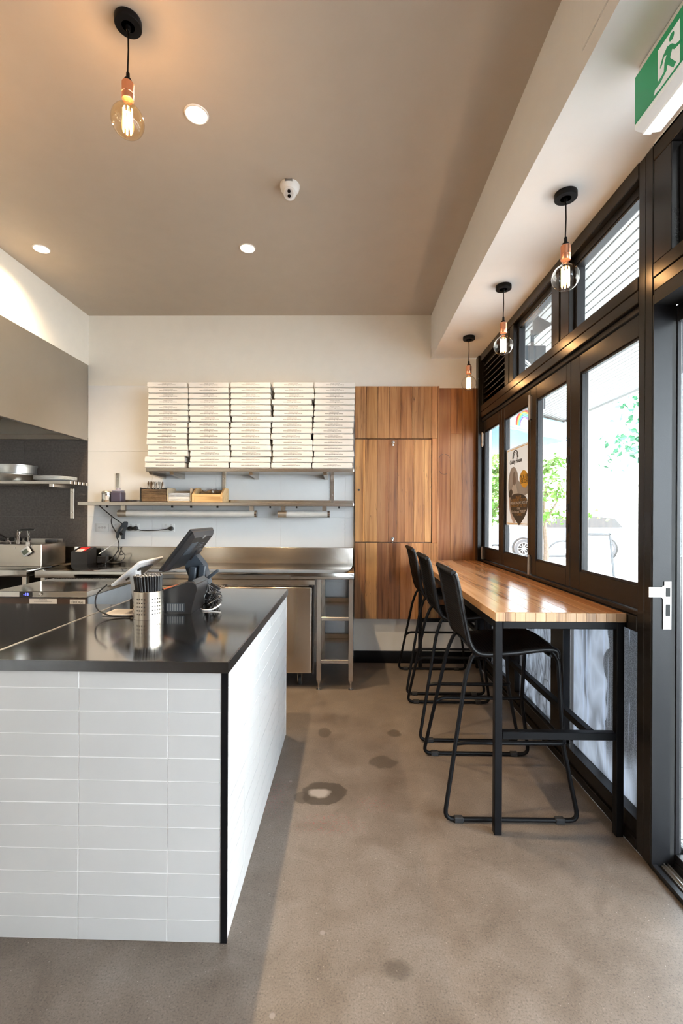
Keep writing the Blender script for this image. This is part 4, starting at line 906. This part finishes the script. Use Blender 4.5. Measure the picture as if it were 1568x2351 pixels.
for i, (ux, uy) in enumerate(pts_):
    base = Vector((ccx+ux*0.82-0.0+0.006, ccy+uy*0.82, CZ+0.004)); topp = Vector((ccx+ux*1.12-0.004, ccy+uy*1.12, CZ+0.004+L_))
    dv = (topp-base).normalized(); rot = dv.to_track_quat('Z', 'Y').to_matrix().to_4x4()
    o = inst('paper_straw', straw_me, None, Matrix.Translation(base + Vector((0, 0, random.uniform(0, 0.006)))) @ rot)
    tag(o, 'thin black paper straw standing in the perforated steel cup', 'straw', 'straws in the steel cup')
# receipt / card printer
cp = empty('counter_printer', (-0.84, 2.36, CZ), 'black curved receipt printer on the counter behind the straw cup', 'printer')
prof = [(-0.96, CZ), (-0.782, CZ), (-0.775, CZ+0.04), (-0.762, CZ+0.085), (-0.752, CZ+0.12), (-0.757, CZ+0.142), (-0.775, CZ+0.155), (-0.80, CZ+0.155), (-0.88, CZ+0.125), (-0.96, CZ+0.10)]
MB().loft([[(x+dx_, y, z) for x, z in prof] for y, dx_ in ((2.262, 0.0), (2.27, 0.0), (2.43, -0.004), (2.48, -0.010))]).build('housing', m_plastic, cp)
MB().loft([[(x, y, z) for x, z in ((-0.792, CZ+0.153), (-0.776, CZ+0.143), (-0.769, CZ+0.12), (-0.777, CZ+0.09), (-0.769, CZ+0.085), (-0.757, CZ+0.12), (-0.764, CZ+0.147), (-0.785, CZ+0.162))] for y in (2.29, 2.47)]).build('hood', m_plastic2, cp)
MB().box(-0.905, -0.815, 2.2605, 2.2625, CZ+0.01, CZ+0.052).build('rating_label', m_plastic2, cp)
for k in range(7): MB().box(-0.90+k*0.012, -0.893+k*0.012, 2.2598, 2.2606, CZ+0.014, CZ+0.048).build('label_print', m_gprint, cp)
MB().prism([(-0.955, CZ+0.106), (-0.87, CZ+0.133), (-0.868, CZ+0.137), (-0.955, CZ+0.112)], 'Y', 2.275, 2.35).build('orange_strip', M('orange_plastic', (0.7, 0.16, 0.05), 0.4), cp)
for k, (x, y, lab) in enumerate(((-0.865, 2.507, 'slate cordless handset standing behind the counter printer, left of two'), (-0.815, 2.510, 'slate cordless handset standing behind the counter printer, right of two'))):
    h = empty('handset', (x, y, CZ), lab, 'handset')
    MB().box(x-0.02, x+0.02, y-0.010, y+0.010, CZ+0.02, CZ+0.205+k*0.01, 0.009, 3, rot=Matrix.Rotation(0.12, 3, 'Y')).build('body', m_plastic2, h)
    MB().box(x-0.023, x+0.023, y-0.016, y+0.016, CZ, CZ+0.03, 0.006).build('cradle', m_plastic, h)
# touch monitor
tm = empty('till_monitor', (-0.80, 2.5, CZ), 'black tilted touch-screen till monitor seen from behind on its curved stand', 'monitor')
ax = Vector((0.149, 0, 0.197)); ax.normalize(); nb = Vector((ax.z, 0, -ax.x)); O_ = Vector((-0.962, 2.30, 1.163))
def P3(h, y, d): return O_ + ax*h + Vector((0, y, 0)) + nb*d
def slabM(h0, h1, y0, y1, d0, d1, rr=0.0):
    mb = MB(); c = Vector(); 
    mb.box(h0, h1, y0, y1, d0, d1, rr, 3)
    for v in mb.bm.verts: v.co = P3(v.co.x, v.co.y, v.co.z)
    return mb
slabM(0, 0.265, 0, 0.37, 0.0, 0.012, 0.004).build('screen_bezel', m_plastic, tm)
slabM(0.004, 0.261, 0.006, 0.364, -0.0006, 0.001).build('screen', M('dark_screen', (0.01, 0.01, 0.012), 0.08), tm)
bkm = MB(); bkm.loft([[tuple(P3(h, y, d)) for h, y in ((i, i), (0.265-i, i), (0.265-i, 0.37-i), (i, 0.37-i))] for d, i in ((0.010, 0.004), (0.022, 0.006), (0.036, 0.022), (0.040, 0.030))])
bkm.build('rear_shell', m_plastic, tm, sharp=25)
slabM(0.12, 0.20, 0.05, 0.15, 0.038, 0.0412, 0.001).build('port_cover', m_plastic2, tm)
slabM(0.225, 0.245, 0.17, 0.20, 0.038, 0.0412, 0.001).build('badge', m_gprint, tm)
for k in range(3): slabM(0.16+k*0.012, 0.166+k*0.012, 0.18, 0.27, 0.038, 0.0415, 0.001).build('vent', m_plastic2, tm)
MB().loft([[(x, y, z) for x, z in ((-0.90, 1.235), (-0.855, 1.225), (-0.81, 1.17), (-0.782, 1.07), (-0.768, CZ+0.01), (-0.84, CZ+0.01), (-0.875, 1.06), (-0.91, 1.15))] for y in (2.535, 2.61)]).build('stand', m_plastic2, tm, sharp=50)
MB().box(-0.97, -0.74, 2.532, 2.68, CZ, CZ+0.018, 0.008, 2).build('foot', m_plastic, tm)
MB().box(-0.915, -0.85, 2.53, 2.61, 1.20, 1.275, 0.008, 2, rot=Matrix.Rotation(0.65, 3, 'Y')).build('hinge_block', m_plastic, tm)
# tablet
tb = empty('order_tablet', (-1.08, 2.35, CZ), 'white order tablet leaning on a pale stand on the counter', 'tablet')
ax2 = Vector((0.138, 0, 0.116)); ax2.normalize(); nb2 = Vector((ax2.z, 0, -ax2.x)); O2 = Vector((-1.155, 2.20, 1.104))
def slabT(h0, h1, y0, y1, d0, d1, rr):
    mb = MB(); mb.box(h0, h1, y0, y1, d0, d1, rr, 3)
    for v in mb.bm.verts: v.co = O2 + ax2*v.co.x + Vector((0, v.co.y, 0)) + nb2*v.co.z
    return mb
slabT(0, 0.182, 0, 0.285, 0, 0.014, 0.006).build('case', m_silver, tb)
slabT(0.006, 0.176, 0.006, 0.279, -0.0008, 0.001, 0.0).build('screen', M('dark_screen2', (0.02, 0.02, 0.025), 0.1), tb)
slabT(0.04, 0.14, 0.07, 0.22, 0.0135, 0.020, 0.003).build('stand_plate', m_plastic, tb)
MB().loft([[(x, y, z) for x, z in ((-1.085, 1.145), (-1.055, 1.17), (-1.04, CZ+0.012), (-1.06, CZ+0.012))] for y in (2.25, 2.31)]).build('stand', m_silver, tb)
MB().box(-1.19, -1.036, 2.19, 2.32, CZ, CZ+0.010, 0.004, 2).build('stand_foot', M('stand_foot_pale', (0.56, 0.52, 0.49), 0.4), tb)
pt = empty('card_reader', (-1.06, 2.4, CZ), 'black wedge card reader behind the straw cup', 'card reader')
MB().prism([(-1.125, CZ+0.001), (-0.96, CZ+0.001), (-0.955, CZ+0.105), (-0.985, CZ+0.10), (-1.125, CZ+0.055)], 'Y', 2.34, 2.43).build('body', m_plastic, pt)
MB().prism([(-1.115, CZ+0.060), (-0.99, CZ+0.1), (-0.99, CZ+0.103), (-1.115, CZ+0.063)], 'Y', 2.35, 2.42).build('keypad', m_plastic2, pt)
cable([(-1.163, 2.19, 1.108), (-1.205, 2.175, 1.06), (-1.20, 2.165, 1.0), (-1.14, 2.16, 0.967), (-1.08, 2.165, 0.959), (-1.04, 2.17, 0.959)], 0.0035, 'black cable looping from the white tablet down to the counter')
tg = []
for i in range(7):
    p = [(-0.765+random.uniform(-0.02, 0.02), 2.47+random.uniform(-0.03, 0.03), CZ+0.10+random.uniform(-0.03, 0.06))]
    for k in range(5): p.append((-0.735+random.uniform(-0.03, 0.045), 2.47+random.uniform(-0.06, 0.05), CZ+0.018+random.random()*0.12*(1-k/5)))
    p.append((-0.735+random.uniform(-0.02, 0.04), 2.44+random.uniform(-0.05, 0.05), CZ+0.006))
    cable(p, 0.0030, 'black cable tangled at the foot of the till monitor', group='cables tangled behind the till')
cable([(-0.765, 2.36, CZ+0.004), (-0.74, 2.335, CZ+0.004), (-0.70, 2.345, CZ+0.005), (-0.672, 2.40, CZ+0.02)], 0.0035, 'pale grey cable curving around the till cable tangle on the counter', m_silver)
tag(MB().box(-0.765, -0.705, 2.50, 2.52, CZ+0.08, CZ+0.105, 0.004, 2, rot=Matrix.Rotation(0.55, 3, 'Y')).build('cable_connector', m_plastic), 'black cable connector sticking up behind the till monitor', 'connector')
tag(MB().box(-0.785, -0.71, 2.50, 2.525, CZ+0.155, CZ+0.172, 0.004, 2, rot=Matrix.Rotation(-0.65, 3, 'Y')).build('card_swipe', m_plastic2), 'slate card swipe arm at the right edge of the till monitor', 'card swipe')

# ------------------------------------------------------------------ bar table
bt = empty('bar_table', (0.95, 3.2, 0), 'long timber-topped bar table with black steel frame under the windows', 'table')
xs = [0.662, 0.75, 0.835, 0.925, 1.01, 1.095, 1.17, 1.247]
tt = [(1.05, .98, .9), (1.0, .95, .88), (.98, .90, .82), (1.02, .96, .9), (.92, .80, .7), (.98, .84, .70), (.96, .78, .62)]
for k in range(7):
    o = plank(xs[k], xs[k+1], 2.082, 4.446, 0.972, 1.012, tt[k], bt, 'tabletop_board', m_twood, 0.0004)
xe = [0.662]+[0.662+0.585*k/13 for k in range(1, 13)]+[1.247]
for k in range(13): plank(xe[k], xe[k+1], 2.066, 2.0815, 0.972, 1.012, (random.uniform(.9, 1.1),)*3, bt, 'end_strip', m_ewood, 0.0003)
def bar(name, b): MB().box(*b, 0.0025, 1).build(name, m_black, bt)
for x in (0.665, 1.212):
    bar('leg', (x, x+0.034, 2.078, 2.112, 0, 0.971)); bar('leg', (x, x+0.034, 4.34, 4.374, 0, 0.971))
    bar('top_rail', (x, x+0.034, 2.113, 4.339, 0.937, 0.971))
for y in (2.078, 4.34):
    bar('top_rail', (0.70, 1.211, y, y+0.034, 0.937, 0.971)); bar('foot_rail', (0.70, 1.211, y, y+0.034, 0.435, 0.469))
bar('foot_rail', (1.095, 1.129, 2.113, 4.339, 0.435, 0.469))

# ------------------------------------------------------------------ bar stools
def make_stool():
    yc = 2.47
    st = empty('bar_stool', (0.77, yc, 0))
    prof = cr([(1.030, 0, .752), (1.028, 0, .778), (1.0, 0, .790), (.93, 0, .787), (.84, 0, .775), (.74, 0, .766), (.67, 0, .764), (.63, 0, .775), (.604, 0, .808), (.588, 0, .86), (.565, 0, .97), (.543, 0, 1.09), (.527, 0, 1.150), (.515, 0, 1.166)], 12)
    # resample to even spacing
    def resample(P, d):
        out = [P[0]]; acc = 0
        for a, b in zip(P[:-1], P[1:]):
            L = (b-a).length; t = d-acc
            while t <= L: out.append(a+(b-a)*(t/L)); t += d
            acc = (acc+L) % d
        return out
    P = resample(prof, 0.0075); nT = 48; hw = 0.205
    def sheet(P, name):
        mb = MB(); g_ = []
        for i, p in enumerate(P):
            t = (P[min(i+1, len(P)-1)]-P[max(i-1, 0)]).normalized(); nn = Vector((t.z, 0, -t.x)); row = []
            for j in range(nT+1):
                y = -hw+2*hw*j/nT; dish = -0.012*(1-(y/hw)**2)
                h = (0.0042 if (i//2+j) % 2 else -0.0042) + dish*(-1)
                row.append(mb.bm.verts.new(p - nn*(-h) + Vector((0, yc+y, 0))))
            g_.append(row)
        for a, b in zip(g_[:-1], g_[1:]):
            for j in range(nT): mb.bm.faces.new((a[j], a[j+1], b[j+1], b[j]))
        o = mb.build(name, m_weave, st, sharp=0, weld=False)
        o.data.polygons.foreach_set('use_smooth', [True]*len(o.data.polygons))
        md = o.modifiers.new('thickness', 'SOLIDIFY'); md.thickness = 0.008; md.offset = 0
        return o
    ib = min(range(len(P)), key=lambda i: (P[i]-Vector((.63, 0, .775))).length)
    sheet(P[:ib+1], 'seat'); sheet(P[ib:], 'backrest')
    def rope(path, name):
        q = resample([Vector(p) for p in path], 0.0038)
        MB().tube(q, [0.0125 if i % 2 else 0.0142 for i in range(len(q))], 9).build(name, m_weave, st, sharp=80)
    for s in (-1, 1): rope([p+Vector((0, yc+s*hw, 0)) for p in P], 'edge_binding')
    rope([(P[-1].x, yc-hw+2*hw*k/20, P[-1].z) for k in range(21)], 'edge_binding'); rope([(P[0].x, yc-hw+2*hw*k/20, P[0].z) for k in range(21)], 'edge_binding')
    R = 0.0105
    for s in (-1, 1):
        yt, ybm, yk = yc+s*0.200, yc+s*0.300, yc+s*0.262
        pts = fillet([(.640, yt, .778), (.612, yt, .752), (.578, yc+s*0.213, .66), (.458, ybm, .013), (1.088, ybm, .013), (1.032, yk, .35), (1.032, yc+s*0.206, .74), (1.005, yt, .778)], 0.045)
        fr_ = MB().tube(pts, R, 10).build('side_frame', m_black, st, sharp=60)
        for x in (.525, 1.0): MB().box(x-0.022, x+0.022, ybm-0.014, ybm+0.014, 0.0, 0.026, 0.004, 1).build('foot_pad', m_rubber, fr_)
    a = yc-0.257; b = yc+0.257
    MB().tube(fillet([(.520, a+0.006, .345), (.56, a-0.012, .36), (1.046, a-0.012, .36), (1.046, b+0.012, .36), (.56, b+0.012, .36), (.520, b-0.006, .345)], 0.035), R, 10).build('footrest', m_black, st, sharp=60)
    MB().tube([(.64, yc-0.2, .757), (.64, yc+0.2, .757)], 0.008, 8).tube([(1.0, yc-0.2, .757), (1.0, yc+0.2, .757)], 0.008, 8).build('seat_rail', m_black, st, sharp=60)
    return st
stl = make_stool()
tag(stl, 'black woven bar stool nearest the camera at the table front', 'stool', 'woven stools along the bar table')
for dx_, y, lab in ((0.0, 3.23, 'black woven bar stool, middle one of three along the bar table'), (0.012, 3.99, 'black woven bar stool, farthest of three beside the timber panelling')):
    c = copy_tree(stl, (dx_, y-2.47, 0)); c['label'] = lab

# ------------------------------------------------------------------ outside
structure(MB().box(1.25, 5.6, -14, 40, -0.16, -0.02), 'floor_outside', m_pave, sharp=0)
tag(MB().box(5.6, 45, -14, 60, -0.30, -0.12).build('street', m_road, sharp=0), 'pale sunlit street beyond the footpath outside the windows', 'street', kind='structure')
aw = empty('street_awning', (2.8, 4, 3.4), 'white slatted street awning outside above the windows', 'awning')
nb_ = 37
for k in range(nb_):
    x = 1.46+k*0.08
    MB().box(x+0.011, x+0.08, -6, 14, 3.392, 3.415, 0.003, 1).build('slat', m_slat, aw)
MB().box(1.46, 4.42, -6, 14, 3.416, 3.46).build('awning_deck', m_dark, aw)  # near-black colour paints the shade in the gaps between slats
MB().box(4.40, 4.45, -6, 14, 3.36, 3.62, 0.004, 1).build('fascia', m_slat, aw)
structure(MB().box(1.405, 1.45, -6, 4.65, 2.99, 3.72).box(1.25, 1.45, 4.66, 14, 0, 4.2).box(-4.2, 1.45, -3, 14, 3.72, 4.2), 'wall_outside', m_white, sharp=0)
ps = empty('hanging_sign', (1.72, 4.8, 2.9), 'dark square hanging sign with a white ring logo outside the high window', 'sign')
MB().box(1.38, 2.05, 4.80, 4.84, 2.566, 3.226, 0.005, 1).build('panel', M('sign_slate', (0.035, 0.042, 0.048), 0.5), ps)
MB().box(1.5, 1.53, 4.81, 4.83, 3.226, 3.40).box(1.9, 1.93, 4.81, 4.83, 3.226, 3.40).build('hanger', m_grey, ps)
for r, w in ((0.215, 0.010), (0.195, 0.004)):
    MB().tube([(1.72+r*math.cos(2*math.pi*k/64), 4.799, 2.885+r*math.sin(2*math.pi*k/64)) for k in range(64)], w, 6, True).build('logo_ring', m_wplastic, ps)
for ch, a in zip('RIA & C', (86, 77, 70, 61, 54, 45, 38)):
    if ch == ' ': continue
    r = 0.16; an = math.radians(a)
    inst('lettering', text_mesh(ch, 0.058, m_wplastic, bold=0.001), ps, Matrix.Translation((1.72+r*math.cos(an), 4.798, 2.885+r*math.sin(an))) @ Matrix.Rotation(-(an-math.pi/2), 4, 'Y') @ ROT_FRONT)
text('O', 0.07, (1.735, 4.798, 2.955), m_wplastic, ps); text('Z', 0.09, (1.745, 4.798, 2.875), m_wplastic, ps)
sl = empty('spotlight', (1.66, 4.2, 3.40), 'grey cone spotlight fixed under the street awning', 'spotlight')
MB().tube([(1.66, 4.2, 3.40), (1.66, 4.2, 3.31)], 0.015, 10).lathe([(0, 4.17), (0.035, 4.17), (0.035, 4.23), (0, 4.23)], (1.66, 0, 3.31), 16, 'Y').build('knuckle', m_grey, sl)
sd = Vector((0.55, 0.1, -0.8)).normalized(); sq = sd.to_track_quat('Z', 'Y').to_matrix().to_4x4()
smb = MB().lathe([(0, 0.0), (0.030, 0.0), (0.034, 0.07), (0.05, 0.10), (0.095, 0.19), (0.09, 0.19), (0.03, 0.10), (0, 0.10)], (0, 0, 0), 22)
bmesh.ops.transform(smb.bm, matrix=Matrix.Translation((1.665, 4.2, 3.30)) @ sq, verts=smb.bm.verts); smb.build('shade', m_grey, sl)
na = empty('neighbour_awning', (3.3, 9, 3.0), 'neighbouring white shop awning with blue underside and rainbow print down the street', 'awning')
A_, T_, C_, D_ = (1.95, 7.5), (4.45, 9.4), (3.6, 11.5), (1.5, 12.5)
MB().loft([[(x, y, z) for x, y in (A_, T_, C_, D_)] for z in (3.0, 3.335)]).build('canopy', m_wplastic, na, sharp=0)
MB().loft([[(x, y, z) for x, y in (A_, T_, C_, D_)] for z in (2.97, 2.999)]).build('soffit', m_blue, na, sharp=0)
dv = Vector((T_[0]-A_[0], T_[1]-A_[1], 0)); Lf = dv.length; dv.normalize(); nv = Vector((dv.y, -dv.x, 0))*0.006
def FP(s, z): return Vector((A_[0], A_[1], z)) + dv*s + nv
for z in (3.03, 3.32): MB().tube([FP(0.0, z), FP(Lf, z)], 0.012, 6).build('fascia_stripe', M('fascia_blue', (0.16, 0.36, 0.55), 0.5), na)
for i, c in enumerate(((0.6, 0.02, 0.03), (0.7, 0.35, 0.03), (0.1, 0.5, 0.15), (0.08, 0.3, 0.75), (0.2, 0.1, 0.5))):
    r = 0.30-0.03*i
    MB().tube([FP(1.62-r*0.95*math.cos(a), 3.08+r*math.sin(a)) for a in [math.pi*k/16 for k in range(17)]], 0.014, 6).build('rainbow_band', M(f'rainbow_{i}', c, 0.5), na)

def tree(x, y, h0, h1, R, lab, n, ls, squash=1.0, leafm=m_leaf, cx=0, cyy=0, seed=1):
    rd = random.Random(seed)
    t = empty('street_tree', (x, y, -0.1), lab, 'tree')
    MB().tube(cr([(x, y, -0.12), (x+0.03, y, h0*0.5), (x-0.03, y+0.02, h0), (x+0.02, y, (h0+h1)/2)], 5), [0.075-0.045*k/15 for k in range(16)], 8).tube([(x-0.02, y, h0*0.85), (x+0.25, y, h0*1.15), (x+0.45, y+0.1, h0*1.5)], [0.035, 0.025, 0.012], 6).tube([(x-0.02, y, h0*0.95), (x-0.3, y+0.1, h0*1.3)], [0.03, 0.012], 6).build('trunk', m_bark, t)
    mb = MB(); clumps = [(rd.gauss(0, .45), rd.gauss(0, .45), rd.uniform(0, 1)) for _ in range(46)]
    for _ in range(n):
        c = rd.choice(clumps)
        p = Vector((x+cx+c[0]*R+rd.gauss(0, .16)*R, y+cyy+c[1]*R+rd.gauss(0, .16)*R, h0*0.9+(h1-h0*0.9)*c[2]+rd.gauss(0, .09)*R))
        d = Vector((rd.uniform(-1, 1), rd.uniform(-1, 1), rd.uniform(-1, .3))).normalized(); e = d.cross(Vector((rd.uniform(-1, 1), rd.uniform(-1, 1), rd.uniform(-1, 1)))).normalized(); f = d.cross(e)*0.12
        L = ls*rd.uniform(.7, 1.3)
        v = [mb.bm.verts.new(q_) for q_ in (p, p+d*L*.45+e*L*.33+f*L, p+d*L, p+d*L*.45-e*L*.33+f*L, p+d*L*.5)]
        mb.bm.faces.new((v[0], v[1], v[2], v[4])); mb.bm.faces.new((v[0], v[4], v[2], v[3]))
    mb.build('foliage', leafm, t, sharp=0, kind='stuff', weld=False)
tree(4.35, 10.2, 1.5, 2.7, 0.70, 'slim street tree with sparse foliage seen through the third window sash', 900, 0.11, seed=3)
tree(3.3, 10.9, 1.45, 2.6, 0.50, 'leafy street tree seen through the narrow far window sash', 1100, 0.10, seed=5)
tree(5.65, 8.2, 2.75, 3.6, 0.80, 'nearer street tree with broad leaves beside the open door', 700, 0.13, cx=-0.1, leafm=m_leaf2, seed=8)
tree(6.2, 20, 2.0, 4.8, 1.5, 'bushy distant tree far along the street', 1200, 0.2, seed=9)

car = empty('parked_car', (8.0, 17.8, -0.12), 'dark grey parked car whose front wheel shows under the window poster', 'car')
prof = [(5.75, .25), (5.70, .55), (5.78, .78), (6.9, .98), (7.6, 1.42), (8.9, 1.50), (9.9, 1.40), (10.35, 1.0), (10.4, .5), (10.3, .22)]
MB().loft([[(x, y, z) for x, z in prof] for y in (17.0, 18.75)]).build('body', m_carp, car, sharp=25)
MB().prism([(7.05, 1.0), (7.66, 1.37), (8.85, 1.44), (9.8, 1.35), (10.1, 1.02)], 'Y', 16.985, 17.0).build('side_window', m_plastic, car)
for x in (6.45, 9.5):
    MB().lathe([(0, 16.97), (0.42, 16.97), (0.42, 17.0), (0, 17.0)], (x, 0, 0.22), 28, 'Y').build('wheel_arch', m_dark, car)
    w = MB().lathe([(0.23, 16.93), (0.33, 16.93), (0.35, 16.96), (0.35, 17.15), (0.23, 17.15)], (x, 0, 0.23), 30, 'Y', caps=False).build('wheel', m_tyre, car)
    sp_ = MB().lathe([(0, 16.945), (0.05, 16.94), (0.05, 16.96), (0, 16.96)], (x, 0, 0.23), 14, 'Y').lathe([(0.205, 16.94), (0.235, 16.935), (0.235, 17.0), (0.205, 17.0)], (x, 0, 0.23), 30, 'Y', caps=False)
    for k in range(10):
        a = 2*math.pi*k/10; sp_.tube([(x+0.04*math.cos(a), 16.945, 0.23+0.04*math.sin(a)), (x+0.215*math.cos(a), 16.945, 0.23+0.215*math.sin(a))], 0.014, 6)
    sp_.build('rim', m_chrome, w)
for i, (x, y, r, lab) in enumerate(((4.35, 13.6, 0.42, 'grey bicycle hoop on the footpath seen low in the far window sash'), (6.05, 13.0, 0.55, 'grey bicycle hoop on the kerb seen low in the third window sash'))):
    tag(MB().tube([(x+r*math.cos(a), y, 0.05+r*1.25*math.sin(a)) for a in [math.pi*k/20 for k in range(21)]]+[(x-r, y, -0.02)], 0.028, 8).build('bike_hoop', m_grey), lab, 'bike rack')
af = empty('pavement_sign', (5.3, 10.0, -0.02), 'dark framed pavement sandwich board seen through the nearest window sash', 'sign')
for s in (-1, 1):
    rot = Matrix.Rotation(0.17*s, 3, 'X'); ab = (5.36, 10.0, 1.06)
    MB().box(5.08, 5.64, 9.985, 10.015, 0.05, 1.03, 0, rot=rot, about=ab).build('board', M(f'chalk_board_{s}', (0.42, 0.47, 0.52), 0.6, var=0.5, vscale=4), af)
    MB().box(5.04, 5.08, 9.97, 10.03, -0.02, 1.07, 0, rot=rot, about=ab).box(5.64, 5.68, 9.97, 10.03, -0.02, 1.07, 0, rot=rot, about=ab).box(5.04, 5.68, 9.97, 10.03, 1.03, 1.07, 0, rot=rot, about=ab).build('frame', m_grey, af)
tag(MB().box(16, 22, -10, 60, -0.1, 6.5).box(15.9, 16, -10, 60, 3.2, 3.5).build('shop_building', M('pale_render', (0.78, 0.77, 0.74), 0.7), sharp=0), 'pale rendered building across the sunlit street', 'building')
